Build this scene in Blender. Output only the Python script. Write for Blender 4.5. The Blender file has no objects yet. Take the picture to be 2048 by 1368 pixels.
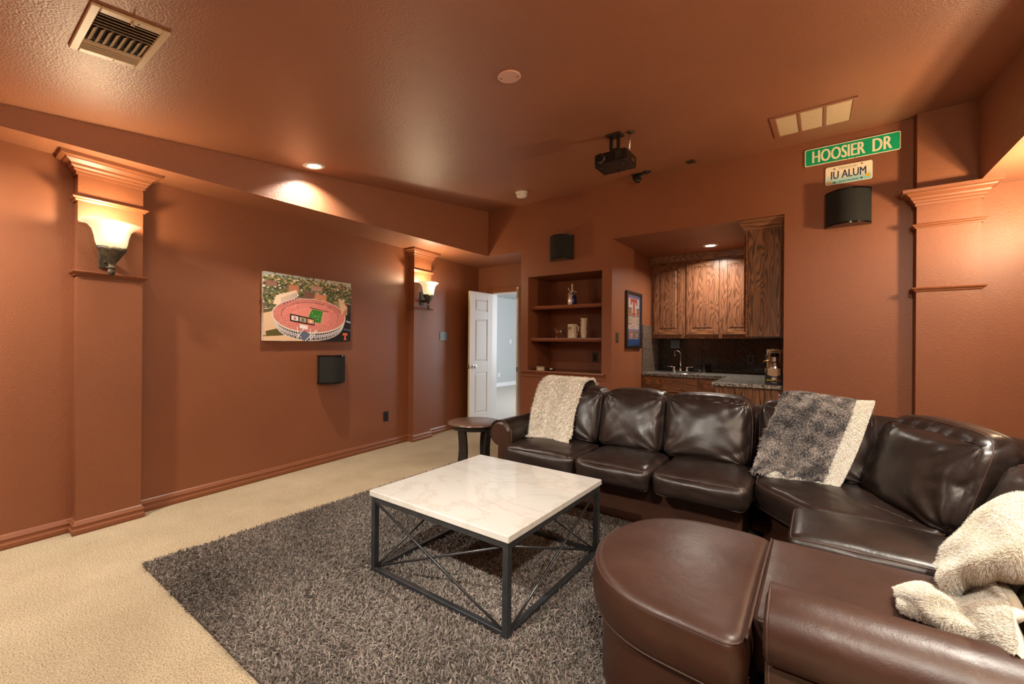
import bpy, bmesh, math, random
import numpy as np
from mathutils import Vector, Matrix
random.seed(7); RNG = np.random.default_rng(7)
PI = math.pi
SC = bpy.context.scene
COL = SC.collection

# ------------------------------------------------------------------ camera, world, exposure
CAM_H = 1.26
cd = bpy.data.cameras.new('camera'); cam = bpy.data.objects.new('camera', cd); COL.objects.link(cam)
cd.sensor_width = 36.0; cd.lens = 855.0 / 2048 * 36.0; cd.clip_start = 0.02; cd.shift_y = 2.0 / 2048
cam.matrix_world = Matrix.Translation((0, 0, CAM_H)) @ Matrix.Rotation(math.radians(35.77), 4, 'Z') @ Matrix.Rotation(PI / 2, 4, 'X') @ Matrix.Rotation(math.radians(0.45), 4, 'Z')
SC.camera = cam
w = bpy.data.worlds.new('world'); SC.world = w; w.use_nodes = True
w.node_tree.nodes['Background'].inputs[0].default_value = (0.75, 0.85, 1, 1)
w.node_tree.nodes['Background'].inputs[1].default_value = 0.3
SC.view_settings.view_transform = 'Standard'; SC.view_settings.look = 'None'
SC.view_settings.gamma = 1.0; SC.view_settings.use_curve_mapping = False
SC.view_settings.exposure = 0.33
SC.cycles.max_bounces = 8; SC.cycles.diffuse_bounces = 5
SC.cycles.use_denoising = True
# lamp strengths (watts); the rear and aimed ones are added fill
W_SCONCE = 12.5; W_SCONCE_RIGHT = 40.0; W_CAN = 15.5; W_CAN_RIGHT = 46.0; W_ALCOVE = 22.0; W_DAY = 130.0; W_FILL_REAR = 46.0; W_FILL_AIM = 17.0
WARM = (1.0, 0.79, 0.50); CANC = (1.0, 0.93, 0.80); DAY = (0.94, 0.97, 1.0)

# ------------------------------------------------------------------ room numbers (metres, X right, Y away, Z up)
def wl(y): return -3.928 - 0.093 * y            # left wall surface
def wr(y): return 1.155 + 0.093 * y             # right wall surface
def cz(y): return 2.5354 + 0.112 * y            # sloped ceiling
YB = 4.55; YD = 5.2; YF = -0.8; SOF = 2.44; SXL = -3.69; SXR = 0.917
TILT = math.atan(0.112); WANG = math.atan(0.093)

# ------------------------------------------------------------------ materials
def newmat(name):
    m = bpy.data.materials.new(name); m.use_nodes = True
    nt = m.node_tree; b = nt.nodes['Principled BSDF']
    return m, nt, b
def nn(nt, t, **kw):
    n = nt.nodes.new(t)
    for k, v in kw.items():
        if k in n.inputs.keys(): n.inputs[k].default_value = v
        else: setattr(n, k, v)
    return n
def coords(nt, scale=(1, 1, 1), kind='Object'):
    tc = nn(nt, 'ShaderNodeTexCoord'); mp = nn(nt, 'ShaderNodeMapping'); mp.inputs['Scale'].default_value = scale
    nt.links.new(tc.outputs[kind], mp.inputs[0]); return mp.outputs[0]
def c4(c): return (c[0], c[1], c[2], 1)
def ramp(nt, fac, stops):
    r = nn(nt, 'ShaderNodeValToRGB'); e = r.color_ramp.elements
    while len(e) < len(stops): e.new(0.5)
    for i, (p, c) in enumerate(stops): e[i].position = p; e[i].color = c4(c)
    nt.links.new(fac, r.inputs[0]); return r.outputs[0]
def bump(nt, b, h, strength, dist=0.002):
    bp = nn(nt, 'ShaderNodeBump'); bp.inputs['Strength'].default_value = strength; bp.inputs['Distance'].default_value = dist
    nt.links.new(h, bp.inputs['Height'])
    return bp
def plain(name, col, rough=0.5, metal=0.0, spec=0.5, **kw):
    m, nt, b = newmat(name)
    b.inputs['Base Color'].default_value = c4(col); b.inputs['Roughness'].default_value = rough
    b.inputs['Metallic'].default_value = metal; b.inputs['Specular IOR Level'].default_value = spec
    for k, v in kw.items(): b.inputs[k].default_value = v
    return m
def noisy(name, c1, c2, scale, rough=0.5, bs=0.0, bscale=None, bd=0.002, metal=0, stretch=(1, 1, 1), spec=0.5, lo=0.35, hi=0.65, detail=4):
    m, nt, b = newmat(name); co = coords(nt, stretch)
    n = nn(nt, 'ShaderNodeTexNoise', Scale=scale, Detail=detail); nt.links.new(co, n.inputs['Vector'])
    nt.links.new(ramp(nt, n.outputs[0], [(lo, c1), (hi, c2)]), b.inputs['Base Color'])
    b.inputs['Roughness'].default_value = rough; b.inputs['Metallic'].default_value = metal; b.inputs['Specular IOR Level'].default_value = spec
    if bs:
        n2 = nn(nt, 'ShaderNodeTexNoise', Scale=bscale or scale, Detail=3); nt.links.new(co, n2.inputs['Vector'])
        nt.links.new(bump(nt, b, n2.outputs[0], bs, bd).outputs[0], b.inputs['Normal'])
    return m
PAINT = (0.225, 0.074, 0.030)
def paint(name, rough, bs, bscale, col=PAINT):
    m, nt, b = newmat(name); co = coords(nt)
    n = nn(nt, 'ShaderNodeTexNoise', Scale=1.3, Detail=3); nt.links.new(co, n.inputs['Vector'])
    d = tuple(x * 0.93 for x in col); l = tuple(x * 1.06 for x in col)
    nt.links.new(ramp(nt, n.outputs[0], [(0.3, d), (0.7, l)]), b.inputs['Base Color'])
    n2 = nn(nt, 'ShaderNodeTexNoise', Scale=bscale, Detail=2, Roughness=0.5); nt.links.new(co, n2.inputs['Vector'])
    nt.links.new(bump(nt, b, n2.outputs[0], bs, 0.004).outputs[0], b.inputs['Normal'])
    b.inputs['Roughness'].default_value = rough
    return m
M = {}
def _(m): m.node_tree.nodes['Principled BSDF'].inputs['Specular IOR Level'].default_value = 1.0; return m
M['wall'] = paint('wall_paint', 0.48, 0.35, 110)
M['ceil'] = _(paint('ceiling_paint', 0.46, 0.6, 105, (0.30, 0.110, 0.050)))
M['trim'] = paint('trim_paint', 0.38, 0.04, 40)
M['shelfpaint'] = paint('shelf_paint', 0.30, 0.04, 40, (0.19, 0.066, 0.031))
def carpet_mat():
    m, nt, b = newmat('carpet_beige'); co = coords(nt)
    n = nn(nt, 'ShaderNodeTexNoise', Scale=2.2, Detail=5, Roughness=0.6); nt.links.new(co, n.inputs['Vector'])
    n1 = nn(nt, 'ShaderNodeTexNoise', Scale=170, Detail=2); nt.links.new(co, n1.inputs['Vector'])
    a = ramp(nt, n.outputs[0], [(0.3, (0.50, 0.40, 0.268)), (0.7, (0.61, 0.50, 0.35))])
    bcol = ramp(nt, n1.outputs[0], [(0.34, (0.50, 0.47, 0.42)), (0.56, (1, 1, 1))])
    mx = nn(nt, 'ShaderNodeMix', data_type='RGBA', blend_type='MULTIPLY'); mx.inputs[0].default_value = 1
    nt.links.new(a, mx.inputs[6]); nt.links.new(bcol, mx.inputs[7]); nt.links.new(mx.outputs[2], b.inputs['Base Color'])
    b.inputs['Roughness'].default_value = 1; b.inputs['Specular IOR Level'].default_value = 0.1
    n2 = nn(nt, 'ShaderNodeTexNoise', Scale=140, Detail=3); nt.links.new(co, n2.inputs['Vector'])
    nt.links.new(bump(nt, b, n2.outputs[0], 0.9, 0.012).outputs[0], b.inputs['Normal'])
    return m
M['carpet'] = carpet_mat()
def leather_mat(name, c1, c2, c3, rough):
    m, nt, b = newmat(name); co = coords(nt)
    n = nn(nt, 'ShaderNodeTexNoise', Scale=3.5, Detail=6, Roughness=0.65); nt.links.new(co, n.inputs['Vector'])
    nt.links.new(ramp(nt, n.outputs[0], [(0.3, c1), (0.55, c2), (0.8, c3)]), b.inputs['Base Color'])
    mr = nn(nt, 'ShaderNodeMapRange'); mr.inputs[3].default_value = rough - 0.07; mr.inputs[4].default_value = rough + 0.12
    n3 = nn(nt, 'ShaderNodeTexNoise', Scale=9, Detail=4); nt.links.new(co, n3.inputs['Vector'])
    nt.links.new(n3.outputs[0], mr.inputs[0]); nt.links.new(mr.outputs[0], b.inputs['Roughness'])
    v = nn(nt, 'ShaderNodeTexVoronoi', Scale=240); nt.links.new(co, v.inputs['Vector'])
    n2 = nn(nt, 'ShaderNodeTexNoise', Scale=9, Detail=3, Distortion=0.25); nt.links.new(co, n2.inputs['Vector'])
    n4 = nn(nt, 'ShaderNodeTexNoise', Scale=42, Detail=5, Roughness=0.6, Distortion=0.4); nt.links.new(co, n4.inputs['Vector'])
    b0 = bump(nt, b, n4.outputs[0], 0.13, 0.004)
    b1 = bump(nt, b, v.outputs[0], 0.10, 0.001); nt.links.new(b0.outputs[0], b1.inputs['Normal']); b2 = bump(nt, b, n2.outputs[0], 0.22, 0.012)
    nt.links.new(b1.outputs[0], b2.inputs['Normal']); nt.links.new(b2.outputs[0], b.inputs['Normal'])
    b.inputs['Specular IOR Level'].default_value = 0.55
    return m
M['leather'] = leather_mat('leather_espresso', (0.012, 0.0075, 0.0062), (0.019, 0.0115, 0.0092), (0.034, 0.020, 0.016), 0.33)
M['leather2'] = leather_mat('leather_chestnut', (0.036, 0.0160, 0.0110), (0.050, 0.0225, 0.0160), (0.070, 0.033, 0.024), 0.38)
M['leatherside'] = leather_mat('leather_dark', (0.030, 0.0115, 0.006), (0.042, 0.015, 0.008), (0.055, 0.021, 0.011), 0.36)
M['piping'] = plain('leather_piping', (0.062, 0.030, 0.021), 0.45)
M['black_metal'] = noisy('black_steel', (0.014, 0.0155, 0.018), (0.022, 0.024, 0.027), 20, 0.42, metal=0.0, spec=0.6)
M['rod'] = plain('steel_rod', (0.045, 0.047, 0.05), 0.33, metal=0.6)
def marble_mat():
    m, nt, b = newmat('cream_marble'); co = coords(nt, (1.0, 1.3, 1.0))
    n = nn(nt, 'ShaderNodeTexNoise', Scale=1.6, Detail=7, Roughness=0.62, Distortion=1.3); nt.links.new(co, n.inputs['Vector'])
    nt.links.new(ramp(nt, n.outputs[0], [(0.36, (0.485, 0.475, 0.455)), (0.47, (0.475, 0.465, 0.44)), (0.50, (0.435, 0.41, 0.37)), (0.53, (0.48, 0.465, 0.445)), (0.8, (0.50, 0.49, 0.475))]), b.inputs['Base Color'])
    b.inputs['Roughness'].default_value = 0.05; b.inputs['Specular IOR Level'].default_value = 0.6
    return m
M['marble'] = marble_mat()
def oak_mat(name, c1, c2, axis='Z', rough=0.34, freq=17.0):
    m, nt, b = newmat(name)
    s = {'Z': (4.2, 4.2, 0.62), 'X': (0.62, 4.2, 4.2), 'Y': (4.2, 0.62, 4.2)}[axis]
    f = {'Z': (90, 90, 2.5), 'X': (2.5, 90, 90), 'Y': (90, 2.5, 90)}[axis]
    co = coords(nt, s); cf = coords(nt, f)
    n = nn(nt, 'ShaderNodeTexNoise', Scale=1.6, Detail=2.5, Roughness=0.45); nt.links.new(co, n.inputs['Vector'])
    mul = nn(nt, 'ShaderNodeMath', operation='MULTIPLY'); mul.inputs[1].default_value = freq * 8.0; nt.links.new(n.outputs[0], mul.inputs[0])
    sn = nn(nt, 'ShaderNodeMath', operation='SINE'); nt.links.new(mul.outputs[0], sn.inputs[0])
    mr = nn(nt, 'ShaderNodeMapRange'); mr.inputs[1].default_value = -1; nt.links.new(sn.outputs[0], mr.inputs[0])
    n2 = nn(nt, 'ShaderNodeTexNoise', Scale=1.0, Detail=2); nt.links.new(cf, n2.inputs['Vector'])
    a = ramp(nt, mr.outputs[0], [(0.02, c1), (0.30, tuple(.35 * x + .65 * y for x, y in zip(c1, c2))), (0.6, c2), (1, tuple(x * 1.1 for x in c2))])
    g = ramp(nt, n2.outputs[0], [(0.34, (0.55, 0.50, 0.46)), (0.52, (1, 1, 1))])
    mx = nn(nt, 'ShaderNodeMix', data_type='RGBA', blend_type='MULTIPLY'); mx.inputs[0].default_value = 0.85
    nt.links.new(a, mx.inputs[6]); nt.links.new(g, mx.inputs[7]); nt.links.new(mx.outputs[2], b.inputs['Base Color'])
    b.inputs['Roughness'].default_value = rough
    nt.links.new(bump(nt, b, mr.outputs[0], 0.06, 0.001).outputs[0], b.inputs['Normal'])
    return m
M['oak'] = oak_mat('oak_upright', (0.11, 0.042, 0.019), (0.215, 0.088, 0.044), 'Z')
M['oakh'] = oak_mat('oak_level', (0.12, 0.047, 0.018), (0.25, 0.105, 0.045), 'X')
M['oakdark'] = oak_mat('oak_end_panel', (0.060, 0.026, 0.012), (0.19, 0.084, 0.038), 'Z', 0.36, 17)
M['oaky'] = oak_mat('oak_side', (0.10, 0.038, 0.015), (0.28, 0.11, 0.045), 'Y')
M['granite'] = noisy('granite_counter', (0.03, 0.026, 0.022), (0.38, 0.34, 0.30), 55, 0.16, detail=6, lo=0.38, hi=0.66, stretch=(1, 2.2, 1))
M['granite_tile'] = noisy('granite_tile_black', (0.010, 0.010, 0.009), (0.045, 0.032, 0.026), 38, 0.12, detail=6, lo=0.4, hi=0.72)
M['granite_brown'] = noisy('granite_tile_brown', (0.05, 0.035, 0.027), (0.20, 0.14, 0.11), 70, 0.22, detail=5, lo=0.36, hi=0.66)
M['grout'] = plain('grout', (0.03, 0.025, 0.022), 0.9)
M['white'] = plain('white_enamel', (0.80, 0.81, 0.82), 0.35)
M['cream_edge'] = plain('cream_enamel', (0.74, 0.62, 0.36), 0.4)
M['greywall'] = plain('grey_wall_paint', (0.50, 0.52, 0.53), 0.6)
M['palecarpet'] = noisy('pale_carpet', (0.62, 0.57, 0.50), (0.72, 0.67, 0.60), 90, 0.95, bs=0.4, bscale=160)
M['chrome'] = plain('chrome', (0.75, 0.75, 0.74), 0.12, 1.0)
M['steel'] = plain('brushed_steel', (0.55, 0.53, 0.50), 0.3, 1.0)
M['brass'] = plain('brass', (0.62, 0.42, 0.16), 0.25, 1.0)
M['black'] = plain('black_plastic', (0.012, 0.012, 0.011), 0.35)
M['gloss_black'] = plain('gloss_black_plastic', (0.006, 0.006, 0.006), 0.12)
M['grille'] = noisy('speaker_cloth', (0.006, 0.006, 0.005), (0.013, 0.013, 0.010), 500, 0.9, bs=0.3, bscale=900, bd=0.001)
M['bronze'] = noisy('aged_bronze', (0.035, 0.027, 0.016), (0.085, 0.066, 0.040), 30, 0.5, metal=0.3)
M['graypl'] = plain('grey_blue_plate', (0.10, 0.125, 0.14), 0.35)
M['white_pl'] = plain('white_plastic', (0.72, 0.68, 0.60), 0.4)
M['pink_pl'] = plain('painted_disc', (0.62, 0.36, 0.28), 0.4)
M['vent'] = plain('vent_enamel', (0.58, 0.44, 0.29), 0.42)
M['ventdark'] = plain('duct_dark', (0.015, 0.010, 0.007), 0.9)
M['filter'] = noisy('filter_mat', (0.50, 0.35, 0.20), (0.68, 0.50, 0.31), 220, 0.9, bs=0.3, bscale=260)
M['tabletop'] = noisy('walnut_top', (0.085, 0.045, 0.032), (0.16, 0.085, 0.06), 7, 0.28, detail=6, stretch=(1, 4, 1))
M['espresso'] = plain('espresso_wood', (0.018, 0.0135, 0.011), 0.38)
M['cream_ceramic'] = plain('cream_ceramic', (0.70, 0.60, 0.45), 0.25)
M['horse'] = noisy('chestnut_glaze', (0.13, 0.040, 0.020), (0.27, 0.09, 0.04), 30, 0.28)
M['horsewhite'] = plain('ivory_glaze', (0.62, 0.52, 0.42), 0.3)
M['horseblack'] = plain('dark_mane', (0.012, 0.008, 0.006), 0.4)
M['cork'] = plain('cork', (0.42, 0.25, 0.15), 0.9)
M['bag_blue'] = plain('blue_foil', (0.03, 0.035, 0.16), 0.25, 0.3)
M['bag_silver'] = plain('silver_foil', (0.72, 0.70, 0.72), 0.25, 0.5)
M['ribbon'] = plain('cream_ribbon', (0.70, 0.60, 0.45), 0.5)
M['kraft'] = plain('kraft_board', (0.42, 0.27, 0.16), 0.8)
M['candle'] = plain('candle_wax', (0.72, 0.66, 0.42), 0.4)
M['glass'] = plain('clear_glass', (0.95, 0.95, 0.93), 0.04, **{'Transmission Weight': 1.0})
M['frameblack'] = plain('black_frame', (0.014, 0.011, 0.010), 0.3)
M['gap'] = plain('near_black', (0.008, 0.006, 0.005), 0.9)  # even near-black for dark sockets, screws and coaster felt
M['nylon'] = plain('pale_strap', (0.42, 0.38, 0.30), 0.7)
M['pillow'] = noisy('olive_pillow', (0.10, 0.09, 0.02), (0.16, 0.14, 0.035), 12, 0.8)
def emit(name, col, st, base=(0.8, 0.8, 0.8)):
    m, nt, b = newmat(name); b.inputs['Base Color'].default_value = c4(base)
    b.inputs['Emission Color'].default_value = c4(col); b.inputs['Emission Strength'].default_value = st
    return m
M['lens'] = emit('lamp_lens', (1.0, 0.93, 0.80), 9.0)
def shade_mat():
    m, nt, b = newmat('alabaster_glass'); co = coords(nt)
    n = nn(nt, 'ShaderNodeTexNoise', Scale=9, Detail=4, Distortion=1); nt.links.new(co, n.inputs['Vector'])
    nt.links.new(ramp(nt, n.outputs[0], [(0.3, (1.0, 0.76, 0.38)), (0.7, (1.0, 0.88, 0.55))]), b.inputs['Emission Color'])
    b.inputs['Base Color'].default_value = (0.40, 0.34, 0.24, 1); b.inputs['Emission Strength'].default_value = 0.62
    b.inputs['Roughness'].default_value = 0.3; b.inputs['Transmission Weight'].default_value = 0.0
    return m
M['shade'] = shade_mat()
def attr_mat(name, rough=0.6, spec=0.3, sheen=0.0):
    m, nt, b = newmat(name); a = nn(nt, 'ShaderNodeAttribute', attribute_name='Col')
    nt.links.new(a.outputs['Color'], b.inputs['Base Color']); b.inputs['Roughness'].default_value = rough
    b.inputs['Specular IOR Level'].default_value = spec; b.inputs['Sheen Weight'].default_value = sheen
    return m
M['print'] = attr_mat('printed_ink', 0.45, 0.3)
M['sheeting'] = attr_mat('sign_sheeting', 0.35, 0.4)
M['yarn'] = attr_mat('yarn', 0.85, 0.15, 0.1)
M['fur'] = attr_mat('fur', 0.8, 0.2, 0.2)
M['rugback'] = plain('rug_backing', (0.05, 0.04, 0.033), 1.0)
M['cloth_beige'] = plain('cloth_beige', (0.42, 0.37, 0.30), 1.0)
M['cloth_grey'] = plain('cloth_grey', (0.16, 0.145, 0.14), 1.0)
M['cloth_white'] = plain('cloth_white', (0.66, 0.62, 0.52), 1.0)

# ------------------------------------------------------------------ object helpers
def link(name, me, mat=None, parent=None, smooth=False):
    o = bpy.data.objects.new(name, me); COL.objects.link(o)
    if mat is not None:
        for mm in (mat if isinstance(mat, (list, tuple)) else [mat]):
            me.materials.append(M[mm] if isinstance(mm, str) else mm)
    if parent is not None: o.parent = parent
    if smooth:
        me.polygons.foreach_set('use_smooth', [True] * len(me.polygons))
    return o
def ob(name, bm, mat, parent=None, smooth=False, angle=None):
    me = bpy.data.meshes.new(name); bmesh.ops.recalc_face_normals(bm, faces=bm.faces)
    bm.to_mesh(me); bm.free()
    o = link(name, me, mat, parent, smooth or angle is not None)
    if angle is not None:
        try: me.set_sharp_from_angle(angle=math.radians(angle))
        except Exception: pass
    return o
def pyd(name, v, f, mat, parent=None, smooth=True):
    me = bpy.data.meshes.new(name); me.from_pydata([tuple(map(float, p)) for p in v], [], [tuple(int(i) for i in q) for q in f]); me.update()
    return link(name, me, mat, parent, smooth)
def tag(o, label, cat, group=None, kind=None):
    o['label'] = label; o['category'] = cat
    if group: o['group'] = group
    if kind: o['kind'] = kind
    return o
def thing(name, label, cat, loc=(0, 0, 0), rot=(0, 0, 0), group=None, kind=None):
    o = bpy.data.objects.new(name, None); COL.objects.link(o); o.location = loc; o.rotation_euler = rot
    o.empty_display_size = 0.05
    return tag(o, label, cat, group, kind)
def BM(): return bmesh.new()
def box(bm, x0, x1, y0, y1, z0, z1, bev=0.0, seg=2, mi=0):
    t = bmesh.new(); bmesh.ops.create_cube(t, size=1)
    for v in t.verts: v.co = Vector((x0 + (v.co.x + .5) * (x1 - x0), y0 + (v.co.y + .5) * (y1 - y0), z0 + (v.co.z + .5) * (z1 - z0)))
    if bev: bmesh.ops.bevel(t, geom=list(t.edges), offset=bev, segments=seg, profile=.5, affect='EDGES')
    merge(bm, t, mi)
def merge(bm, t, mi=0, mat=None):
    vm = {}
    for v in t.verts: vm[v] = bm.verts.new(mat @ v.co if mat else v.co)
    for f in t.faces:
        try:
            nf = bm.faces.new([vm[v] for v in f.verts]); nf.material_index = mi; nf.smooth = f.smooth
        except ValueError: pass
    t.free()
def quad(bm, *pts, mi=0):
    f = bm.faces.new([bm.verts.new(p) for p in pts]); f.material_index = mi; return f
def lathe(bm, prof, seg=24, c=(0, 0, 0), mi=0, capb=True, capt=True, sx=1, sy=1, a0=0, a1=2 * PI):
    full = abs(a1 - a0 - 2 * PI) < 1e-6; n = seg if full else seg + 1
    rings = []
    for (r, z) in prof:
        rings.append([bm.verts.new((c[0] + sx * r * math.cos(a0 + (a1 - a0) * i / seg), c[1] + sy * r * math.sin(a0 + (a1 - a0) * i / seg), c[2] + z)) for i in range(n)])
    for a, b in zip(rings, rings[1:]):
        for i in range(seg):
            j = (i + 1) % n
            f = bm.faces.new([a[i], a[j], b[j], b[i]]); f.material_index = mi; f.smooth = True
    if capb and full: f = bm.faces.new(rings[0][::-1]); f.material_index = mi
    if capt and full: f = bm.faces.new(rings[-1]); f.material_index = mi
def tube(bm, pts, r, seg=8, mi=0, cap=True, closed=False):
    pts = [Vector(p) for p in pts]; n = len(pts); rs = r if isinstance(r, (list, tuple)) else [r] * n
    rings = []; up = Vector((0.013, 0.021, 1))
    for i, p in enumerate(pts):
        if closed: t = pts[(i + 1) % n] - pts[i - 1]
        else: t = pts[min(i + 1, n - 1)] - pts[max(i - 1, 0)]
        if t.length < 1e-9: t = Vector((0, 0, 1))
        t.normalize()
        u = up if abs(t.dot(up.normalized())) < 0.97 else Vector((1, 0.02, 0))
        a = t.cross(u).normalized(); b = t.cross(a)
        rings.append([bm.verts.new(p + rs[i] * (math.cos(2 * PI * k / seg) * a + math.sin(2 * PI * k / seg) * b)) for k in range(seg)])
    m = n if closed else n - 1
    for i in range(m):
        A = rings[i]; B = rings[(i + 1) % n]
        for k in range(seg):
            f = bm.faces.new([A[k], A[(k + 1) % seg], B[(k + 1) % seg], B[k]]); f.smooth = True; f.material_index = mi
    if cap and not closed:
        bm.faces.new(rings[0][::-1]).material_index = mi; bm.faces.new(rings[-1]).material_index = mi
def prism(bm, poly, h0, h1, ax='z', mi=0):
    """poly of 2D points extruded between h0 and h1 along ax ('x': poly=(y,z), 'y': poly=(x,z), 'z': poly=(x,y))"""
    def P(p, h): return {'z': (p[0], p[1], h), 'y': (p[0], h, p[1]), 'x': (h, p[0], p[1])}[ax]
    a = [bm.verts.new(P(p, h0)) for p in poly]; b = [bm.verts.new(P(p, h1)) for p in poly]; n = len(poly)
    for i in range(n): bm.faces.new([a[i], a[(i + 1) % n], b[(i + 1) % n], b[i]]).material_index = mi
    bm.faces.new(a[::-1]).material_index = mi; bm.faces.new(b).material_index = mi
def sweep(bm, path, prof, mi=0, side=1):
    """profile [(out, z)] swept along plan path [(x,y)] with mitred corners; out points to the right of the path (side=1) or left (-1)"""
    P = [Vector((p[0], p[1])) for p in path]; n = len(P); rings = []
    for i in range(n):
        def nrm(a, b):
            d = (b - a).normalized(); return Vector((d.y, -d.x)) * side
        if i == 0: m = nrm(P[0], P[1])
        elif i == n - 1: m = nrm(P[-2], P[-1])
        else:
            a = nrm(P[i - 1], P[i]); b = nrm(P[i], P[i + 1]); m = (a + b) / max(0.2, 1 + a.dot(b))
        rings.append([bm.verts.new((P[i].x + m.x * o, P[i].y + m.y * o, z)) for o, z in prof])
    k = len(prof)
    for A, B in zip(rings, rings[1:]):
        for j in range(k - 1): bm.faces.new([A[j], A[j + 1], B[j + 1], B[j]]).material_index = mi
    bm.faces.new(rings[0]).material_index = mi; bm.faces.new(rings[-1][::-1]).material_index = mi
def copy_tree(o, parent=None):
    c = o.copy(); COL.objects.link(c)
    if parent is not None: c.parent = parent
    for ch in list(o.children): copy_tree(ch, c)
    return c
def lamp(name, kind, loc, watts, col, parent=None, rot=(0, 0, 0), **kw):
    l = bpy.data.lights.new(name, kind); l.energy = watts; l.color = col
    for k, v in kw.items(): setattr(l, k, v)
    o = bpy.data.objects.new(name, l); COL.objects.link(o); o.location = loc; o.rotation_euler = rot
    if parent is not None: o.parent = parent
    return o

# ------------------------------------------------------------------ flat print (polygons with their own ink colour, in one sheet)
class Print:
    def __init__(s): s.v = []; s.f = []; s.c = []; s.layer = 0
    def poly(s, pts, col, lift=None):
        if lift is None: s.layer += 1; lift = s.layer
        i = len(s.v); s.v += [(p[0], p[1], lift) for p in pts]; s.f.append(list(range(i, i + len(pts)))); s.c.append(col)
    def rect(s, x0, y0, x1, y1, col, lift=None): s.poly([(x0, y0), (x1, y0), (x1, y1), (x0, y1)], col, lift)
    def ell(s, cx, cy, rx, ry, col, n=28, a0=0, a1=2 * PI):
        full = abs(a1 - a0 - 2 * PI) < 1e-6
        s.poly([(cx + rx * math.cos(a0 + (a1 - a0) * k / (n if full else n - 1)), cy + ry * math.sin(a0 + (a1 - a0) * k / (n if full else n - 1))) for k in range(n)], col)
    def ring(s, cx, cy, r0, r1, col, n=40, a0=0.0, a1=2 * PI):
        s.layer += 1
        for k in range(n):
            a, b = a0 + (a1 - a0) * k / n, a0 + (a1 - a0) * (k + 1) / n
            s.poly([(cx + r[0] * math.cos(t), cy + r[1] * math.sin(t)) for r, t in ((r0, a), (r1, a), (r1, b), (r0, b))], col, s.layer)
    def band(s, f0, f1, a0, a1, col, n=48):
        s.layer += 1
        for k in range(n):
            a, b = a0 + (a1 - a0) * k / n, a0 + (a1 - a0) * (k + 1) / n
            s.poly([f0(a), f0(b), f1(b), f1(a)], col, s.layer)
    def line(s, x0, y0, x1, y1, wd, col, lift=None):
        d = Vector((x1 - x0, y1 - y0)); n = Vector((-d.y, d.x)).normalized() * wd / 2
        s.poly([(x0 + n.x, y0 + n.y), (x0 - n.x, y0 - n.y), (x1 - n.x, y1 - n.y), (x1 + n.x, y1 + n.y)], col, lift)
    def rrect(s, x0, y0, x1, y1, r, col, n=5):
        pts = []
        for cx, cy, a in ((x1 - r, y0 + r, -PI / 2), (x1 - r, y1 - r, 0), (x0 + r, y1 - r, PI / 2), (x0 + r, y0 + r, PI)):
            pts += [(cx + r * math.cos(a + PI / 2 * k / n), cy + r * math.sin(a + PI / 2 * k / n)) for k in range(n + 1)]
        s.poly(pts, col)
    def text(s, txt, x, y, h, wd, col, bold=0.0, space=1.0):
        """capital height h, total width wd, lower-left corner (x, y)"""
        cu = bpy.data.curves.new('lettering', 'FONT'); cu.body = txt; cu.resolution_u = 3; cu.space_character = space
        o = bpy.data.objects.new('lettering', cu); COL.objects.link(o)
        dg = bpy.context.evaluated_depsgraph_get(); dg.update()
        me = bpy.data.meshes.new_from_object(o.evaluated_get(dg))
        vs = [(v.co.x, v.co.y) for v in me.vertices]; fs = [list(p.vertices) for p in me.polygons]
        bpy.data.objects.remove(o); bpy.data.curves.remove(cu); bpy.data.meshes.remove(me)
        x0 = min(v[0] for v in vs); x1 = max(v[0] for v in vs); y0 = min(v[1] for v in vs); y1 = max(v[1] for v in vs)
        s.layer += 1
        for dx in ((0,) if not bold else (-bold, -bold * .33, bold * .33, bold)):
            for f in fs:
                s.poly([(x + dx + (vs[i][0] - x0) / (x1 - x0) * wd, y + (vs[i][1] - y0) / (y1 - y0) * h) for i in f], col, s.layer + .25 * (dx > 0) + .12 * (abs(dx) > bold * .5))
    def build(s, name, mat, parent, frame, step=0.00012):
        """frame(u, v, lift) -> local point"""
        me = bpy.data.meshes.new(name); me.from_pydata([tuple(frame(u, v, l * step)) for u, v, l in s.v], [], s.f); me.update()
        at = me.color_attributes.new('Col', 'FLOAT_COLOR', 'CORNER'); data = []
        for f, c in zip(s.f, s.c): data += list(c4(c)) * len(f)
        at.data.foreach_set('color', data)
        return link(name, me, mat, parent)
def srgb(r, g, b):
    f = lambda x: (x / 255 / 12.92) if x / 255 <= .04045 else ((x / 255 + .055) / 1.055) ** 2.4
    return (f(r), f(g), f(b))

# ------------------------------------------------------------------ the shell
def structure(name, bm, mat, label, parent=None):
    o = ob(name, bm, mat, parent)
    tag(o, label, 'room', None, 'structure'); return o
bm = BM(); quad(bm, (-4.7, YF, 0), (2.0, YF, 0), (2.0, 6.4, 0), (-4.7, 6.4, 0)); bm.verts.ensure_lookup_table()
structure('floor', bm, 'carpet', 'beige cut-pile carpet over the whole room floor')
bm = BM()
quad(bm, (SXL, YF, cz(YF)), (SXL, YB, cz(YB)), (SXR, YB, cz(YB)), (SXR, YF, cz(YF)))
ceiling = structure('ceiling', bm, 'ceil', 'glossy terracotta textured sloped ceiling')
bm = BM(); quad(bm, (SXL, YF, SOF), (SXL, YB, SOF), (SXL, YB, cz(YB)), (SXL, YF, cz(YF)))
quad(bm, (wl(YF), YF, SOF), (wl(YD), YD, SOF), (SXL, YD, SOF), (SXL, YF, SOF)); quad(bm, (SXL, YB, SOF), (SXL, YD, SOF), (-3.14, YD, SOF), (-3.14, YB, SOF))
ob('soffit', bm, 'ceil', ceiling)
bm = BM(); quad(bm, (SXR, YF, SOF), (SXR, YB, SOF), (SXR, YB, cz(YB)), (SXR, YF, cz(YF)))
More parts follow.
